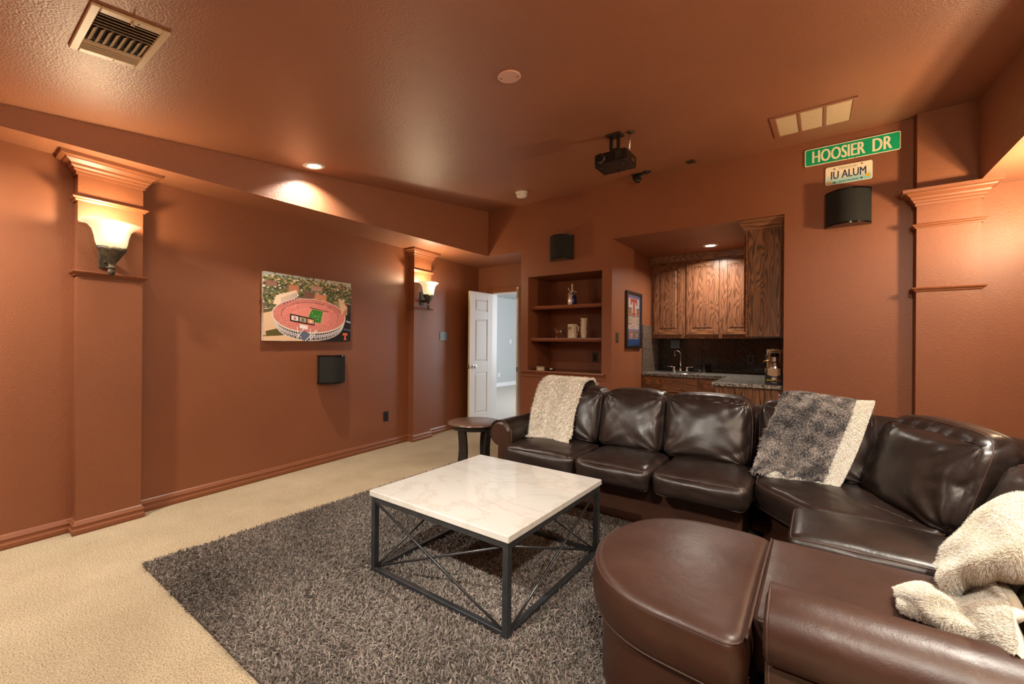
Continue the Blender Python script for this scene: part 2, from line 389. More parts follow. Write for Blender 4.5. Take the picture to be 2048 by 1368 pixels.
quad(bm, (wr(YF), YF, SOF), (wr(YB), YB, SOF), (SXR, YB, SOF), (SXR, YF, SOF)); ob('soffit', bm, 'ceil', ceiling)
bm = BM(); quad(bm, (wl(YF), YF, 0), (wl(YD), YD, 0), (wl(YD), YD, SOF), (wl(YF), YF, SOF))
wall_left = structure('wall_left', bm, 'wall', 'long terracotta wall on the left with the stadium canvas')
bm = BM(); quad(bm, (wr(YF), YF, 0), (wr(YB), YB, 0), (wr(YB), YB, SOF), (wr(YF), YF, SOF))
structure('wall_right', bm, 'wall', 'terracotta wall behind the chaise')
bm = BM(); quad(bm, (wl(YF), YF, 0), (wr(YF), YF, 0), (wr(YF), YF, SOF), (wl(YF), YF, SOF))
structure('wall_front', bm, 'wall', 'terracotta wall behind the viewer')
# back wall with passage, niche and bar alcove
NX0, NX1, NZ0, NZ1, NY = -3.03, -2.02, 0.915, 2.10, 5.12
AX0, AX1, AZ, AY = -1.90, -0.267, 2.44, 6.25
ZT = cz(YB)
bm = BM()
def fr(x0, x1, z0, z1, y=YB): quad(bm, (x0, y, z0), (x1, y, z0), (x1, y, z1), (x0, y, z1))
fr(SXL, -3.14, SOF, ZT); fr(-3.14, NX0, 0, ZT); fr(NX0, NX1, 0, NZ0); fr(NX0, NX1, NZ1, ZT); fr(NX1, AX0, 0, ZT); fr(AX0, AX1, AZ, ZT); fr(AX1, SXR, 0, ZT); fr(SXR, wr(YB), 0, SOF)
quad(bm, (-3.14, YB, 0), (-3.14, YD, 0), (-3.14, YD, SOF), (-3.14, YB, SOF))
for (x0, x1, z0, z1, y1) in ((NX0, NX1, NZ0, NZ1, NY), (AX0, AX1, 0, AZ, AY)):
    quad(bm, (x0, YB, z0), (x0, y1, z0), (x0, y1, z1), (x0, YB, z1)); quad(bm, (x1, YB, z0), (x1, y1, z0), (x1, y1, z1), (x1, YB, z1))
    quad(bm, (x0, YB, z1), (x1, YB, z1), (x1, y1, z1), (x0, y1, z1)); fr(x0, x1, z0, z1, y1)
quad(bm, (NX0, YB, NZ0), (NX1, YB, NZ0), (NX1, NY, NZ0), (NX0, NY, NZ0))
wall_back = structure('wall_back', bm, 'wall', 'terracotta back wall with shelf niche and bar alcove')
# door wall of the passage, with the opening
DX0, DX1, DZ = -4.156, -3.16, 2.03
bm = BM()
fr(wl(YD) - .02, DX0, 0, SOF, YD); fr(DX0, DX1, DZ, SOF, YD); fr(DX1, -3.14, 0, SOF, YD)
structure('wall_passage', bm, 'wall', 'short terracotta wall around the double doors')
# next room seen through the doors
bm = BM()
RX0, RX1, RY0, RY1, RZ = -7.5, -2.0, YD + .12, 12.0, 2.57
quad(bm, (RX0, RY0, 0), (RX0, RY1, 0), (RX0, RY1, RZ), (RX0, RY0, RZ)); quad(bm, (RX1, RY0, 0), (RX1, RY1, 0), (RX1, RY1, RZ), (RX1, RY0, RZ))
quad(bm, (RX0, RY1, 0), (RX1, RY1, 0), (RX1, RY1, RZ), (RX0, RY1, RZ)); quad(bm, (RX0, RY0, RZ), (RX1, RY0, RZ), (RX1, RY1, RZ), (RX0, RY1, RZ))
fr(RX0, DX0, 0, RZ, RY0); fr(DX1, RX1, 0, RZ, RY0); fr(DX0, DX1, DZ, RZ, RY0)
structure('wall_next_room', bm, 'greywall', 'pale grey walls of the bright room beyond the doors')
bm = BM(); quad(bm, (RX0, YD + .02, 0.001), (RX1, YD + .02, 0.001), (RX1, RY1, 0.001), (RX0, RY1, 0.001))
structure('floor_next_room', bm, 'palecarpet', 'pale carpet of the bright room beyond the doors')
bm = BM(); sweep(bm, [(RX0, RY0), (RX0, RY1)], [(0, 0), (.016, 0), (.016, .09), (.006, .11), (0, .11)], side=1)
structure('baseboard_next_room', bm, 'white', 'white baseboard of the bright room beyond the doors')
# door jamb lining and casing
dj = thing('trim_5', 'door lining and casing around the double doorway', 'door frame', (0, 0, 0), kind='structure')
bm = BM(); box(bm, DX0, DX0 + .03, YD, YD + .12, 0, DZ, .003); ob('jamb', bm, 'white', dj)
bm = BM(); box(bm, DX1 - .03, DX1, YD, YD + .12, 0, DZ, .003); ob('jamb', bm, 'white', dj)
bm = BM(); box(bm, DX0, DX1, YD, YD + .12, DZ - .02, DZ, .003); ob('head_jamb', bm, 'white', dj)
bm = BM(); box(bm, DX0 - .065, DX1, YD - .016, YD - .001, DZ, DZ + .075, .004); box(bm, DX0 - .065, DX1, YD - .022, YD - .016, DZ + .055, DZ + .07, .002); ob('head_casing', bm, 'trim', dj)
bm = BM(); box(bm, DX0 - .065, DX0, YD - .016, YD - .001, 0, DZ, .004); ob('side_casing', bm, 'trim', dj)

# baseboards
BASE = [(0, 0), (.017, 0), (.020, .012), (.020, .030), (.014, .040), (.014, .055), (.017, .062), (.012, .072), (.007, .084), (0, .090)]
PIL = [(.595, .930), (3.660, 3.980)]
PO = .10
def wpt(y, o, right=False): return ((wr(y) - o) if right else (wl(y) + o), y)
def wall_path(right):
    p = [wpt(YF, 0, right)]
    for a, b in PIL: p += [wpt(a, 0, right), wpt(a, PO, right), wpt(b, PO, right), wpt(b, 0, right)]
    p.append(wpt(YB if right else YD, 0, right)); return p
bm = BM(); sweep(bm, wall_path(False), BASE, side=1)
structure('baseboard_left', bm, 'trim', 'moulded terracotta baseboard along the left wall and pilasters')
bm = BM(); sweep(bm, wall_path(True), BASE, side=-1)
structure('baseboard_right', bm, 'trim', 'moulded terracotta baseboard along the right wall')
bm = BM(); sweep(bm, [(AX1, YB), (.593, YB), (.593, YB - PO), (.935, YB - PO), (.935, YB), (wr(YB), YB)], BASE, side=1)
sweep(bm, [(-3.14, YD), (-3.14, YB), (AX0, YB)], BASE, side=1)
structure('baseboard_back', bm, 'trim', 'moulded terracotta baseboard along the back wall')
# pilasters
CROWN = [(0, 2.325), (.010, 2.325), (.012, 2.345), (.022, 2.350), (.024, 2.362), (.036, 2.372), (.040, 2.386), (.062, 2.405), (.066, 2.412), (.090, 2.418), (.092, 2.4395), (0, 2.4395)]
RAIL = lambda z: [(0, z - .014), (.010, z - .014), (.014, z - .004), (.024, z + .002), (.028, z + .010), (.024, z + .016), (0, z + .018)]
def pilaster(name, label, base_pts, side):
    t = thing(name, label, 'pilaster', kind='structure')
    bm = BM(); a, b, c, d = base_pts
    top = SOF
    for (p, q) in ((a, b), (b, c), (c, d)): quad(bm, (p[0], p[1], 0), (q[0], q[1], 0), (q[0], q[1], top), (p[0], p[1], top))
    ob('shaft', bm, 'wall', t)
    bm = BM(); sweep(bm, base_pts, CROWN, side=side); ob('crown_moulding', bm, 'trim', t)
    for z in (1.69, 2.17):
        bm = BM(); sweep(bm, base_pts, RAIL(z), side=side); ob('rail_moulding', bm, 'trim', t)
    return t
for i, (a, b) in enumerate(PIL):
    pilaster('trim_%d' % (1 + i), ['pilaster nearer the viewer on the left wall', 'pilaster beside the doors on the left wall'][i], [wpt(a, 0), wpt(a, PO), wpt(b, PO), wpt(b, 0)], 1)
    pilaster('trim_%d' % (6 + i), ['pilaster nearer the viewer on the right wall', 'farther pilaster on the right wall'][i], [wpt(a, 0, True), wpt(a, PO, True), wpt(b, PO, True), wpt(b, 0, True)], -1)
t = pilaster('trim_3', 'blank pilaster on the back wall beside the street sign', [(.593, YB), (.593, YB - PO), (.935, YB - PO), (.935, YB)], 1)
bm = BM(); zz = cz(YB - PO)
quad(bm, (.593, YB - PO, SOF), (SXR, YB - PO, SOF), (SXR, YB - PO, zz), (.593, YB - PO, zz)); quad(bm, (.593, YB, SOF), (.593, YB - PO, SOF), (.593, YB - PO, zz), (.593, YB, ZT))
ob('upper_shaft', bm, 'wall', t)
# niche shelves and sill
bm = BM(); sweep(bm, [(-3.105, YB), (-1.975, YB)], [(0, .835), (.010, .835), (.014, .850), (.010, .858), (.020, .868), (.022, .880), (.016, .886), (.034, .895), (.038, .906), (.034, .917), (0, .917)], side=1)
structure('trim_4', bm, 'trim', 'moulded sill under the shelf niche')
for z in (1.733, 1.327):
    s = thing('trim_8', 'painted wooden shelf across the niche, %s one' % ('upper' if z > 1.5 else 'lower'), 'shelf', (0, 0, 0), kind='structure')
    bm = BM(); box(bm, NX0, NX1, 4.625, NY, z - .032, z - .001); ob('board', bm, 'shelfpaint', s)
    bm = BM(); sweep(bm, [(NX0 + .004, 4.625), (NX1 - .004, 4.625)], [(0, z - .042), (.006, z - .042), (.008, z - .034), (.016, z - .028), (.019, z - .014), (.016, z - .002), (0, z)], side=1); ob('nosing', bm, 'trim', s)

# ------------------------------------------------------------------ lamps
def recessed(name, label, loc, tilt, watts, spread=2.65, group='recessed ceiling lights', aim=0.0):
    t = thing(name, label, 'light', loc, (tilt, 0, 0), group)
    bm = BM(); lathe(bm, [(.058, .004), (.058, -.004), (.066, -.007), (.082, -.006), (.088, -.001), (.088, .002)], 32, capb=False, capt=False); ob('trim_ring', bm, 'white_pl', t, smooth=True)
    bm = BM(); lathe(bm, [(.058, .004), (.050, .0005)], 28, capb=False, capt=False); ob('reflector', bm, 'white_pl', t, smooth=True)
    bm = BM(); lathe(bm, [(.052, -.0025), (.050, -.0028)], 28, capb=False); ob('lens', bm, 'lens', t)
    lamp('spot', 'AREA', (0, 0, -.012), watts, CANC, t, rot=(aim, 0, 0), shape='DISK', size=.10, spread=spread)
    return t
recessed('recessed_light', 'round recessed light in the sloped ceiling beside the left soffit', (-3.509, 1.963, cz(1.963)), TILT, W_CAN, 2.25)
recessed('recessed_light', 'round recessed light in the alcove ceiling above the sink', (-1.066, 5.509, AZ), 0, W_ALCOVE)
recessed('recessed_light', 'round recessed light in the sloped ceiling beside the right soffit', (.735, 1.963, cz(1.963)), TILT, W_CAN_RIGHT)
recessed('recessed_light', 'added unseen fill lamp in the ceiling at the left behind the viewer', (-3.3, -.30, cz(-.30)), TILT, W_FILL_REAR)  # unseen can added as fill for the left of the room
recessed('recessed_light', 'added unseen fill lamp in the ceiling at the right behind the viewer', (.5, -.45, cz(-.45)), TILT, W_FILL_REAR)  # unseen can added as fill for the right of the room
recessed('recessed_light', 'added unseen fill lamp in the middle of the ceiling behind the viewer', (-1.4, -.5, cz(-.5)), TILT, W_FILL_AIM, 1.05, aim=math.radians(40))  # unseen can added and tilted to brighten the sofa

def make_sconce(label):
    t = thing('wall_sconce', label, 'light', group='alabaster wall sconces on the pilasters')
    # local: +X out of the pilaster face, origin on the face at bowl height
    bm = BM(); lathe(bm, [(.056, -.155), (.070, -.145), (.081, -.11), (.087, -.07), (.098, -.03), (.118, -.005), (.146, .014), (.151, .020), (.146, .022), (.114, .002), (.092, -.03), (.081, -.07), (.074, -.11), (.052, -.148)], 32, (.115, 0, 0), capb=False, capt=False, sx=.74)
    ob('glass_shade', bm, 'shade', t, smooth=True)
    bm = BM(); seg = 32; prof = [(.014, -.255), (.020, -.262), (.024, -.275), (.018, -.288), (.010, -.296)]
    lathe(bm, [(.004, -.325), (.014, -.318), (.022, -.302), (.018, -.287), (.014, -.281), (.026, -.274), (.026, -.268), (.014, -.262), (.020, -.245), (.046, -.205), (.070, -.165), (.079, -.148)], seg, (.115, 0, 0), sx=.74)
    bm.verts.ensure_lookup_table()
    for v in bm.verts:
        if v.co.z > -.26:
            a = math.atan2(v.co.y, (v.co.x - .115) / .74); v.co.z += .011 * abs(math.cos(3.5 * a)) * (v.co.z + .26) / .11
    ob('bronze_cup', bm, 'bronze', t, smooth=True)
    bm = BM(); box(bm, .0, .012, -.035, .035, -.27, -.10, .006); box(bm, .01, .09, -.012, .012, -.235, -.20, .005); ob('wall_bracket', bm, 'bronze', t)
    lamp('bulb', 'POINT', (.160, 0, .035), W_SCONCE, WARM, t, shadow_soft_size=.03)
    lamp('glow', 'POINT', (.215, 0, -.02), W_SCONCE * .5, WARM, t, shadow_soft_size=.06)
    return t
proto = make_sconce('lit alabaster sconce on the pilaster nearer the viewer on the stadium wall')
SLAB = [None, 'lit alabaster sconce on the far pilaster beside the white doors', 'lit alabaster sconce on the near pilaster behind the chaise', 'lit alabaster sconce on the far pilaster behind the chaise']
for i, (yc, right) in enumerate([(.728, 0), (3.80, 0), (.74, 1), (3.80, 1)]):
    o = proto if i == 0 else copy_tree(proto)
    if SLAB[i]: o['label'] = SLAB[i]
    if right:
        for ch in o.children:
            if ch.type == 'LIGHT': ch.data = ch.data.copy(); ch.data.energy *= W_SCONCE_RIGHT / W_SCONCE * (2.0 if ch.name.startswith('glow') else 1)
    o.location = (wr(yc) - PO if right else wl(yc) + PO, yc, 2.005); o.rotation_euler = (0, 0, PI - WANG if right else WANG)
# daylight of the next room (its window, out of sight to the right)
lamp('window_daylight', 'AREA', (-2.4, 8.6, 1.5), W_DAY, DAY, None, (PI / 2, 0, PI / 2), shape='RECTANGLE', size=2.6, size_y=1.6)

# ------------------------------------------------------------------ soft-goods helpers
def creases(p, seed, freq=9.0, n=5):
    """ridged folds, 0..1, for an (N,3) array"""
    g = np.random.default_rng(seed); s = np.zeros(len(p)); wsum = 0
    for k in range(n):
        d = g.normal(size=3); d /= np.linalg.norm(d); d2 = g.normal(size=3)
        ph = g.uniform(0, 6.28, 2); f = freq * (0.6 + 0.8 * k / n)
        warp = 0.9 * np.sin(p @ d2 * freq * .5 + ph[1])
        s += (1 - np.abs(np.sin(.5 * (p @ d) * f + warp + ph[0]))) ** 5; wsum += .55
    return s / wsum
def cushion(name, h, r, mat, parent, loc, rz=0.0, top=0.0, front=0.0, lean=0.0, folds=0.006, seed=1, n=22, pipe=('top',), taper=0.0, gather=0.0, bulge_side=0.0):
    """upholstered block: half sizes h, edge radius r; puffed top / front (-y), leaning back with height"""
    hx, hy, hz = h
    s = np.sin(np.linspace(-1, 1, n) * PI / 2 * .96); s /= s[-1]
    vid = {}; V = []; Fc = []
    def idx(p):
        k = (round(p[0], 5), round(p[1], 5), round(p[2], 5))
        if k not in vid: vid[k] = len(V); V.append(p)
        return vid[k]
    for ax in range(3):
        for sg in (-1, 1):
            g = [[None] * n for _ in range(n)]
            for i in range(n):
                for j in range(n):
                    p = [0, 0, 0]; p[ax] = sg; p[(ax + 1) % 3] = s[i]; p[(ax + 2) % 3] = s[j]; g[i][j] = idx(p)
            for i in range(n - 1):
                for j in range(n - 1):
                    q = [g[i][j], g[i + 1][j], g[i + 1][j + 1], g[i][j + 1]]; Fc.append(q if sg > 0 else q[::-1])
    def shape(P):
        P = np.array(P, float); H = np.array([hx, hy, hz]); p = P * H
        q = np.clip(p, -(H - r), H - r); d = p - q; L = np.linalg.norm(d, axis=1, keepdims=True); L[L == 0] = 1
        nrm = d / L; o = q + r * nrm
        x, y, z = P[:, 0], P[:, 1], P[:, 2]
        o[:, 2] += np.where(z > 0, 1, .0) * top * (1 - np.abs(x) ** 2.4) * (1 - np.abs(y) ** 2.4) * np.clip(z, 0, 1)
        o[:, 1] -= front * (1 - np.abs(x) ** 2.6) * (1 - np.abs(z) ** 2.6) * np.clip(-y, 0, 1)
        o[:, 0] += bulge_side * np.sign(x) * (1 - z ** 2) * np.abs(x)
        o[:, 0] *= 1 - taper * (z * .5 + .5)
        cr = creases(o * 1.0 + 3.1 * seed, seed)
        edge = np.clip(np.maximum(np.abs(x) * np.abs(z), np.maximum(np.abs(x) * np.abs(y), np.abs(y) * np.abs(z))) * 1.6 - .45, .15, 1)
        o -= nrm * (folds * cr * edge)[:, None]
        if gather:
            fr = np.clip(-y * 1.3, 0, 1) ** 2; gg = np.zeros(len(x)); rs = np.random.default_rng(seed).uniform(0, 6.28, 8)
            for k, (cx, cz_, am) in enumerate(((-1, -1, 1.0), (1, -1, 1.0), (-1, 1, .7), (1, 1, .7))):
                dx = np.abs(x - cx); dz = np.abs(z - cz_); rr = np.hypot(dx, dz); an = np.arctan2(dz, dx + 1e-6)
                gg += am * np.sin(an * 15 + rs[k] + 1.5 * rr) * np.exp(-rr * 2.0) * np.clip(rr * 5, 0, 1)
            gg += .55 * np.sin(x * 24 + rs[4] + 2 * np.sin(5 * x + rs[5])) * np.exp(-(1 - z) * 5.5)
            gg += .40 * np.sin(5 * z + 9 * x * x + rs[6]) * np.sin(4 * x + rs[7])
            o[:, 1] += gather * gg * fr
        o[:, 1] += lean * (o[:, 2] + hz)
        return o
    O = shape(V)
    o = pyd(name, O, Fc, mat, parent); o.location = loc; o.rotation_euler = (0, 0, rz)
    for e in pipe:
        t = np.linspace(-1, 1, 17)
        if e == 'top': loop = [(a, -1, 1) for a in t] + [(1, a, 1) for a in t[1:]] + [(-a, 1, 1) for a in t[1:]] + [(-1, -a, 1) for a in t[1:-1]]
        elif e == 'bottom': loop = [(a, -1, -1) for a in t] + [(1, a, -1) for a in t[1:]] + [(-a, 1, -1) for a in t[1:]] + [(-1, -a, -1) for a in t[1:-1]]
        elif e == 'mid': loop = [(q, -.45, -1) for q in t] + [(1, -.45, q) for q in t[1:]] + [(-q, -.45, 1) for q in t[1:]] + [(-1, -.45, -q) for q in t[1:-1]]
        elif e == 'face': loop = [(a, -1, -1) for a in t] + [(1, -1, a) for a in t[1:]] + [(-a, -1, 1) for a in t[1:]] + [(-1, -1, -a) for a in t[1:-1]]
        bm = BM(); tube(bm, shape(loop), .0030, 6, closed=True); ob('piping', bm, 'piping', o, smooth=True)
    return o
def chaikin(p, k=2):
    p = [np.array(q, float) for q in p]
    for _ in range(k):
        q = []
        for i in range(len(p)):
            a, b = p[i], p[(i + 1) % len(p)]; q += [.75 * a + .25 * b, .25 * a + .75 * b]
        p = q
    return p
def resample(p, n):
    p = np.array(p); c = np.vstack([p, p[:1]]); d = np.r_[0, np.cumsum(np.linalg.norm(np.diff(c, axis=0), axis=1))]
    t = np.linspace(0, d[-1], n, endpoint=False); return np.c_[np.interp(t, d, c[:, 0]), np.interp(t, d, c[:, 1])]
def poly_cushion(name, outline, z0, z1, r, crown, mat, parent, folds=.005, seed=3, N=96, K=12, pipe=True, side_mat=None, pipe_bottom=True):
    P = resample(outline, N); c = P.mean(axis=0)
    area = .5 * np.sum(P[:, 0] * np.roll(P[:, 1], -1) - np.roll(P[:, 0], -1) * P[:, 1])
    if area < 0: P = P[::-1]
    t = np.roll(P, -1, 0) - np.roll(P, 1, 0); nr = np.c_[t[:, 1], -t[:, 0]]; nr /= np.linalg.norm(nr, axis=1, keepdims=True)
    rings = []; mi = []
    for a in np.linspace(-PI / 2, 0, 4): rings.append((P - nr * r * (1 - math.cos(a)), z0 + r + r * math.sin(a)))
    for f in (.33, .66): rings.append((P + nr * .006 * math.sin(PI * f), z0 + r + (z1 - z0 - 2 * r) * f))
    for a in np.linspace(0, PI / 2, 6): rings.append((P - nr * r * (1 - math.cos(a)), z1 - r + r * math.sin(a)))
    ins = P - nr * r; V = [np.c_[q, np.full(N, z)] for q, z in rings]
    for k in range(1, K + 1):
        s = 1 - k / K; q = c + (ins - c) * s if k < K else c[None]; V.append(np.c_[q, np.full(len(q), z1)])
    nR = len(V) - 1; A = np.vstack(V)
    cr = creases(A + seed, seed, 11); hgt = np.clip((A[:, 2] - (z1 - r)) / r, 0, 1)
    lo, hi = P.min(axis=0), P.max(axis=0); d = np.clip((A[:, :2] - (lo + hi) / 2) / ((hi - lo) / 2), -1, 1)
    A[:, 2] += hgt * (crown * (1 - d[:, 0] ** 2) * (1 - d[:, 1] ** 2) - folds * cr)
    F = []
    for k in range(nR - 1):
        for i in range(N): F.append((k * N + i, k * N + (i + 1) % N, (k + 1) * N + (i + 1) % N, (k + 1) * N + i))
    b = (nR - 1) * N
    for i in range(N): F.append((b + i, b + (i + 1) % N, len(A) - 1))
    F.append(tuple(range(N))[::-1])
    o = pyd(name, A, F, [mat] + ([side_mat] if side_mat else []), parent)
    if side_mat:
        for k in range(nR - 1):
            if k < 8:
                for i in range(N): o.data.polygons[k * N + i].material_index = 1
    if pipe:
        q = P - nr * (r * .25 - .002); zp = z1 - r * .34
        bm = BM(); tube(bm, [(x, y, zp) for x, y in q], .0030, 6, closed=True); ob('piping', bm, 'piping', o, smooth=True)
        if pipe_bottom:
            zp = z0 + r * .4; bm = BM(); tube(bm, [(x, y, zp) for x, y in q], .0030, 6, closed=True); ob('piping', bm, 'piping', o, smooth=True)
    return o
def catmull(C, nu, nv):
    C = np.array(C, float)
    def up(A, n):
        m = len(A); t = np.linspace(0, m - 1, n); i = np.minimum(t.astype(int), m - 2); f = (t - i).reshape(-1, *([1] * (A.ndim - 1)))
        g = lambda k: A[np.clip(i + k, 0, m - 1)]
        a, b, c, d = g(-1), g(0), g(1), g(2)
        return .5 * (2 * b + (c - a) * f + (2 * a - 5 * b + 4 * c - d) * f ** 2 + (3 * b - a - 3 * c + d) * f ** 3)
    return up(up(C, nu).swapaxes(0, 1), nv).swapaxes(0, 1)
def normals(G, flip=1):
    n = np.cross(np.gradient(G, axis=0), np.gradient(G, axis=1)); n /= np.linalg.norm(n, axis=2, keepdims=True) + 1e-12; return n * flip
def sheet(name, G, mat, parent, thick=.012, flip=1):
    nu, nv = G.shape[:2]; n = normals(G, flip); A = np.vstack([(G).reshape(-1, 3), (G - n * thick).reshape(-1, 3)]); F = []; m = nu * nv
    for i in range(nu - 1):
        for j in range(nv - 1):
            q = [i * nv + j, (i + 1) * nv + j, (i + 1) * nv + j + 1, i * nv + j + 1]; F.append(q if flip > 0 else q[::-1]); F.append([m + k for k in (q[::-1] if flip > 0 else q)])
    rim = [j for j in range(nv)] + [i * nv + nv - 1 for i in range(1, nu)] + [(nu - 1) * nv + j for j in range(nv - 2, -1, -1)] + [i * nv for i in range(nu - 2, 0, -1)]
    for a, b in zip(rim, rim[1:] + rim[:1]): F.append([a, b, m + b, m + a] if flip > 0 else [b, a, m + a, m + b])
    return pyd(name, A, F, mat, parent)
def blades(name, P, D, L, W, C, mat, parent, droop=.35, seed=0, tip=.35, levels=3, curl=.25):
    """many thin fibres as one mesh: root P, direction D, length L, width W, colour C"""
    g = np.random.default_rng(seed); N = len(P)
    D = D / (np.linalg.norm(D, axis=1, keepdims=True) + 1e-12)
    rnd = g.normal(size=(N, 3)); S = np.cross(D, rnd); S /= np.linalg.norm(S, axis=1, keepdims=True) + 1e-12
    B = np.cross(D, S); V = np.zeros((N, levels * 2, 3), np.float32)
    for k in range(levels):
        t = k / (levels - 1); wd = W * (1 - (1 - tip) * t)
        cpt = P + D * (L * t)[:, None] + B * (L * curl * t * t)[:, None]; cpt[:, 2] -= droop * L * t * t
        V[:, 2 * k] = cpt - S * (wd / 2)[:, None]; V[:, 2 * k + 1] = cpt + S * (wd / 2)[:, None]
    nf = levels - 1; base = (np.arange(N) * levels * 2)[:, None, None]
    q = np.array([[2 * k, 2 * k + 1, 2 * k + 3, 2 * k + 2] for k in range(nf)])[None]
    I = (base + q).reshape(-1).astype(np.int32)
    me = bpy.data.meshes.new(name); me.vertices.add(N * levels * 2); me.vertices.foreach_set('co', V.reshape(-1))
    me.loops.add(len(I)); me.loops.foreach_set('vertex_index', I); me.polygons.add(N * nf)
    me.polygons.foreach_set('loop_start', np.arange(0, len(I), 4, dtype=np.int32)); me.update(calc_edges=True)
    at = me.color_attributes.new('Col', 'FLOAT_COLOR', 'POINT')
    cc = np.ones((N, levels * 2, 4), np.float32); cc[:, :, :3] = C[:, None, :]; at.data.foreach_set('color', cc.reshape(-1))
    o = link(name, me, mat, parent, smooth=True); o['kind'] = 'stuff'; return o
def sample(G, N, seed, flip=1):
    g = np.random.default_rng(seed); nu, nv = G.shape[:2]
    a = np.linalg.norm(np.cross(G[1:, :-1] - G[:-1, :-1], G[:-1, 1:] - G[:-1, :-1]), axis=2); p = (a / a.sum()).reshape(-1)
    c = g.choice(len(p), N, p=p); i = c // (nv - 1); j = c % (nv - 1); fu = g.random(N); fv = g.random(N)
    def bl(A): return (A[i, j] * ((1 - fu) * (1 - fv))[:, None] + A[i + 1, j] * (fu * (1 - fv))[:, None] + A[i, j + 1] * ((1 - fu) * fv)[:, None] + A[i + 1, j + 1] * (fu * fv)[:, None])
    gu = np.gradient(G, axis=0); gv = np.gradient(G, axis=1)
    nz = lambda x: x / (np.linalg.norm(x, axis=1, keepdims=True) + 1e-12)
    return bl(G), nz(bl(normals(G, flip))), nz(bl(gu)), nz(bl(gv)), (i + fu) / (nu - 1), (j + fv) / (nv - 1), g
def wav(p, seed, f, n=6):
    g = np.random.default_rng(seed); s = np.zeros(len(p))
    for k in range(n):
        d = g.normal(size=p.shape[1]); s += np.sin(p @ d * f * (.6 + .2 * k) + g.uniform(0, 6.28))
    return s / math.sqrt(n)

# ------------------------------------------------------------------ rug
RX = (-3.05, 0.0); RY = (0.735, 3.30)
rug = thing('shag_rug', 'large charcoal brown shag rug under the marble coffee table', 'rug', (0, 0, 0))
bm = BM(); box(bm, RX[0], RX[1], RY[0], RY[1], .001, .012, .004); ob('backing', bm, 'rugback', rug)
N = 165000
g = np.random.default_rng(11)
P = np.c_[g.uniform(RX[0], RX[1], N), g.uniform(RY[0], RY[1], N), np.full(N, .009)]
P = P[~((P[:, 0] > -.25) & (P[:, 1] > 1.5)) & ~((P[:, 1] > 3.0) & (P[:, 0] > -2.0)) & ~((P[:, 0] > -.5) & (P[:, 1] < 1.1))]; N = len(P)
tl = np.c_[wav(P[:, :2], 5, 9), wav(P[:, :2], 6, 9)] * .30
D = np.c_[g.normal(0, .42, N) + tl[:, 0], g.normal(0, .42, N) + tl[:, 1], np.full(N, .85)]
tone = np.clip(.80 + .22 * g.normal(size=N) + .13 * wav(P[:, :2], 8, 5), .3, 1.6)
C = np.array([.240, .204, .180])[None] * tone[:, None] * (1 + .03 * g.normal(size=(N, 3)))
blades('pile', P, D, g.uniform(.022, .036, N), g.uniform(.0045, .0075, N), C, 'yarn', rug, droop=.28, seed=2, tip=.55, levels=4, curl=.35)

# ------------------------------------------------------------------ coffee table
ct = thing('coffee_table', 'square coffee table with white marble top and black steel frame', 'table', (-1.51, 1.90, .02))
H = .46
bm = BM(); box(bm, -H - .008, H + .008, -H - .008, H + .008, .405, .437, .005, 3); ob('marble_top', bm, 'marble', ct)
LG = []
for sx in (-1, 1):
    for sy in (-1, 1):
        bm = BM(); box(bm, sx * (H - .015) - .015, sx * (H - .015) + .015, sy * (H - .015) - .015, sy * (H - .015) + .015, 0, .4045, .0015, 1); ob('leg', bm, 'black_metal', ct)
for z, nm in ((.390, 'top_rail'), (.012, 'bottom_rail')):
    for k in range(4):
        bm = BM(); a = H - .03; d = .0145 if nm == 'top_rail' else .011
        if k < 2: y = (-1, 1)[k] * (H - .015); box(bm, -a, a, y - .013, y + .013, z - d, z + d, .001, 1)
        else: x = (-1, 1)[k - 2] * (H - .015); box(bm, x - .013, x + .013, -a, a, z - d, z + d, .001, 1)
        ob(nm, bm, 'black_metal', ct)
for k in range(4):
    for s in (-1, 1):
        a = H - .032; z0, z1 = .026, .374; o = (H - .015) * (1 if k % 2 else -1) + .006 * s
        bm = BM()
        if k < 2: tube(bm, [(-a * s, o, z0), (a * s, o, z1)], .006, 8)
        else: tube(bm, [(o, -a * s, z0), (o, a * s, z1)], .006, 8)
        ob('cross_rod', bm, 'rod', ct)

# ------------------------------------------------------------------ round side table
et = thing('side_table', 'small round dark wood side table beside the sofa arm', 'table', (-2.60, 3.02, 0))
bm = BM(); lathe(bm, [(.0, .508), (.232, .508), (.240, .512), (.246, .520), (.243, .528), (.236, .531), (.0, .532)], 48, capb=False, capt=False); ob('tabletop', bm, 'tabletop', et, angle=40)
bm = BM(); lathe(bm, [(.0, .470), (.205, .470), (.212, .476), (.214, .5075), (.0, .5075)], 48, capb=False, capt=False); ob('apron', bm, 'espresso', et, angle=40)
for k in range(4):
    a = math.radians((-88, 2, 92, 182)[k]); bm = BM(); rings = []
    zs = np.linspace(0, .475, 12)
    ca, sa = math.cos(a), math.sin(a)
    for z in zs:
        u = z / .475; rad = .200 - .075 * math.sin(PI * min(1, u * .95)) * (1 - .2 * u) + .0 * u
        rad = .190 - .034 * math.sin(PI * u) - .022 * u
        w2 = .036; d2 = .012
        rings.append([bm.verts.new((rad * ca + dx * ca - dy * sa, rad * sa + dx * sa + dy * ca, z)) for dx, dy in ((-d2, -w2), (d2, -w2), (d2, w2), (-d2, w2))])
    for A, B in zip(rings, rings[1:]):
        for i in range(4): bm.faces.new([A[i], A[(i + 1) % 4], B[(i + 1) % 4], B[i]])
    bm.faces.new(rings[0][::-1]); bm.faces.new(rings[-1]); ob('leg', bm, 'espresso', et)

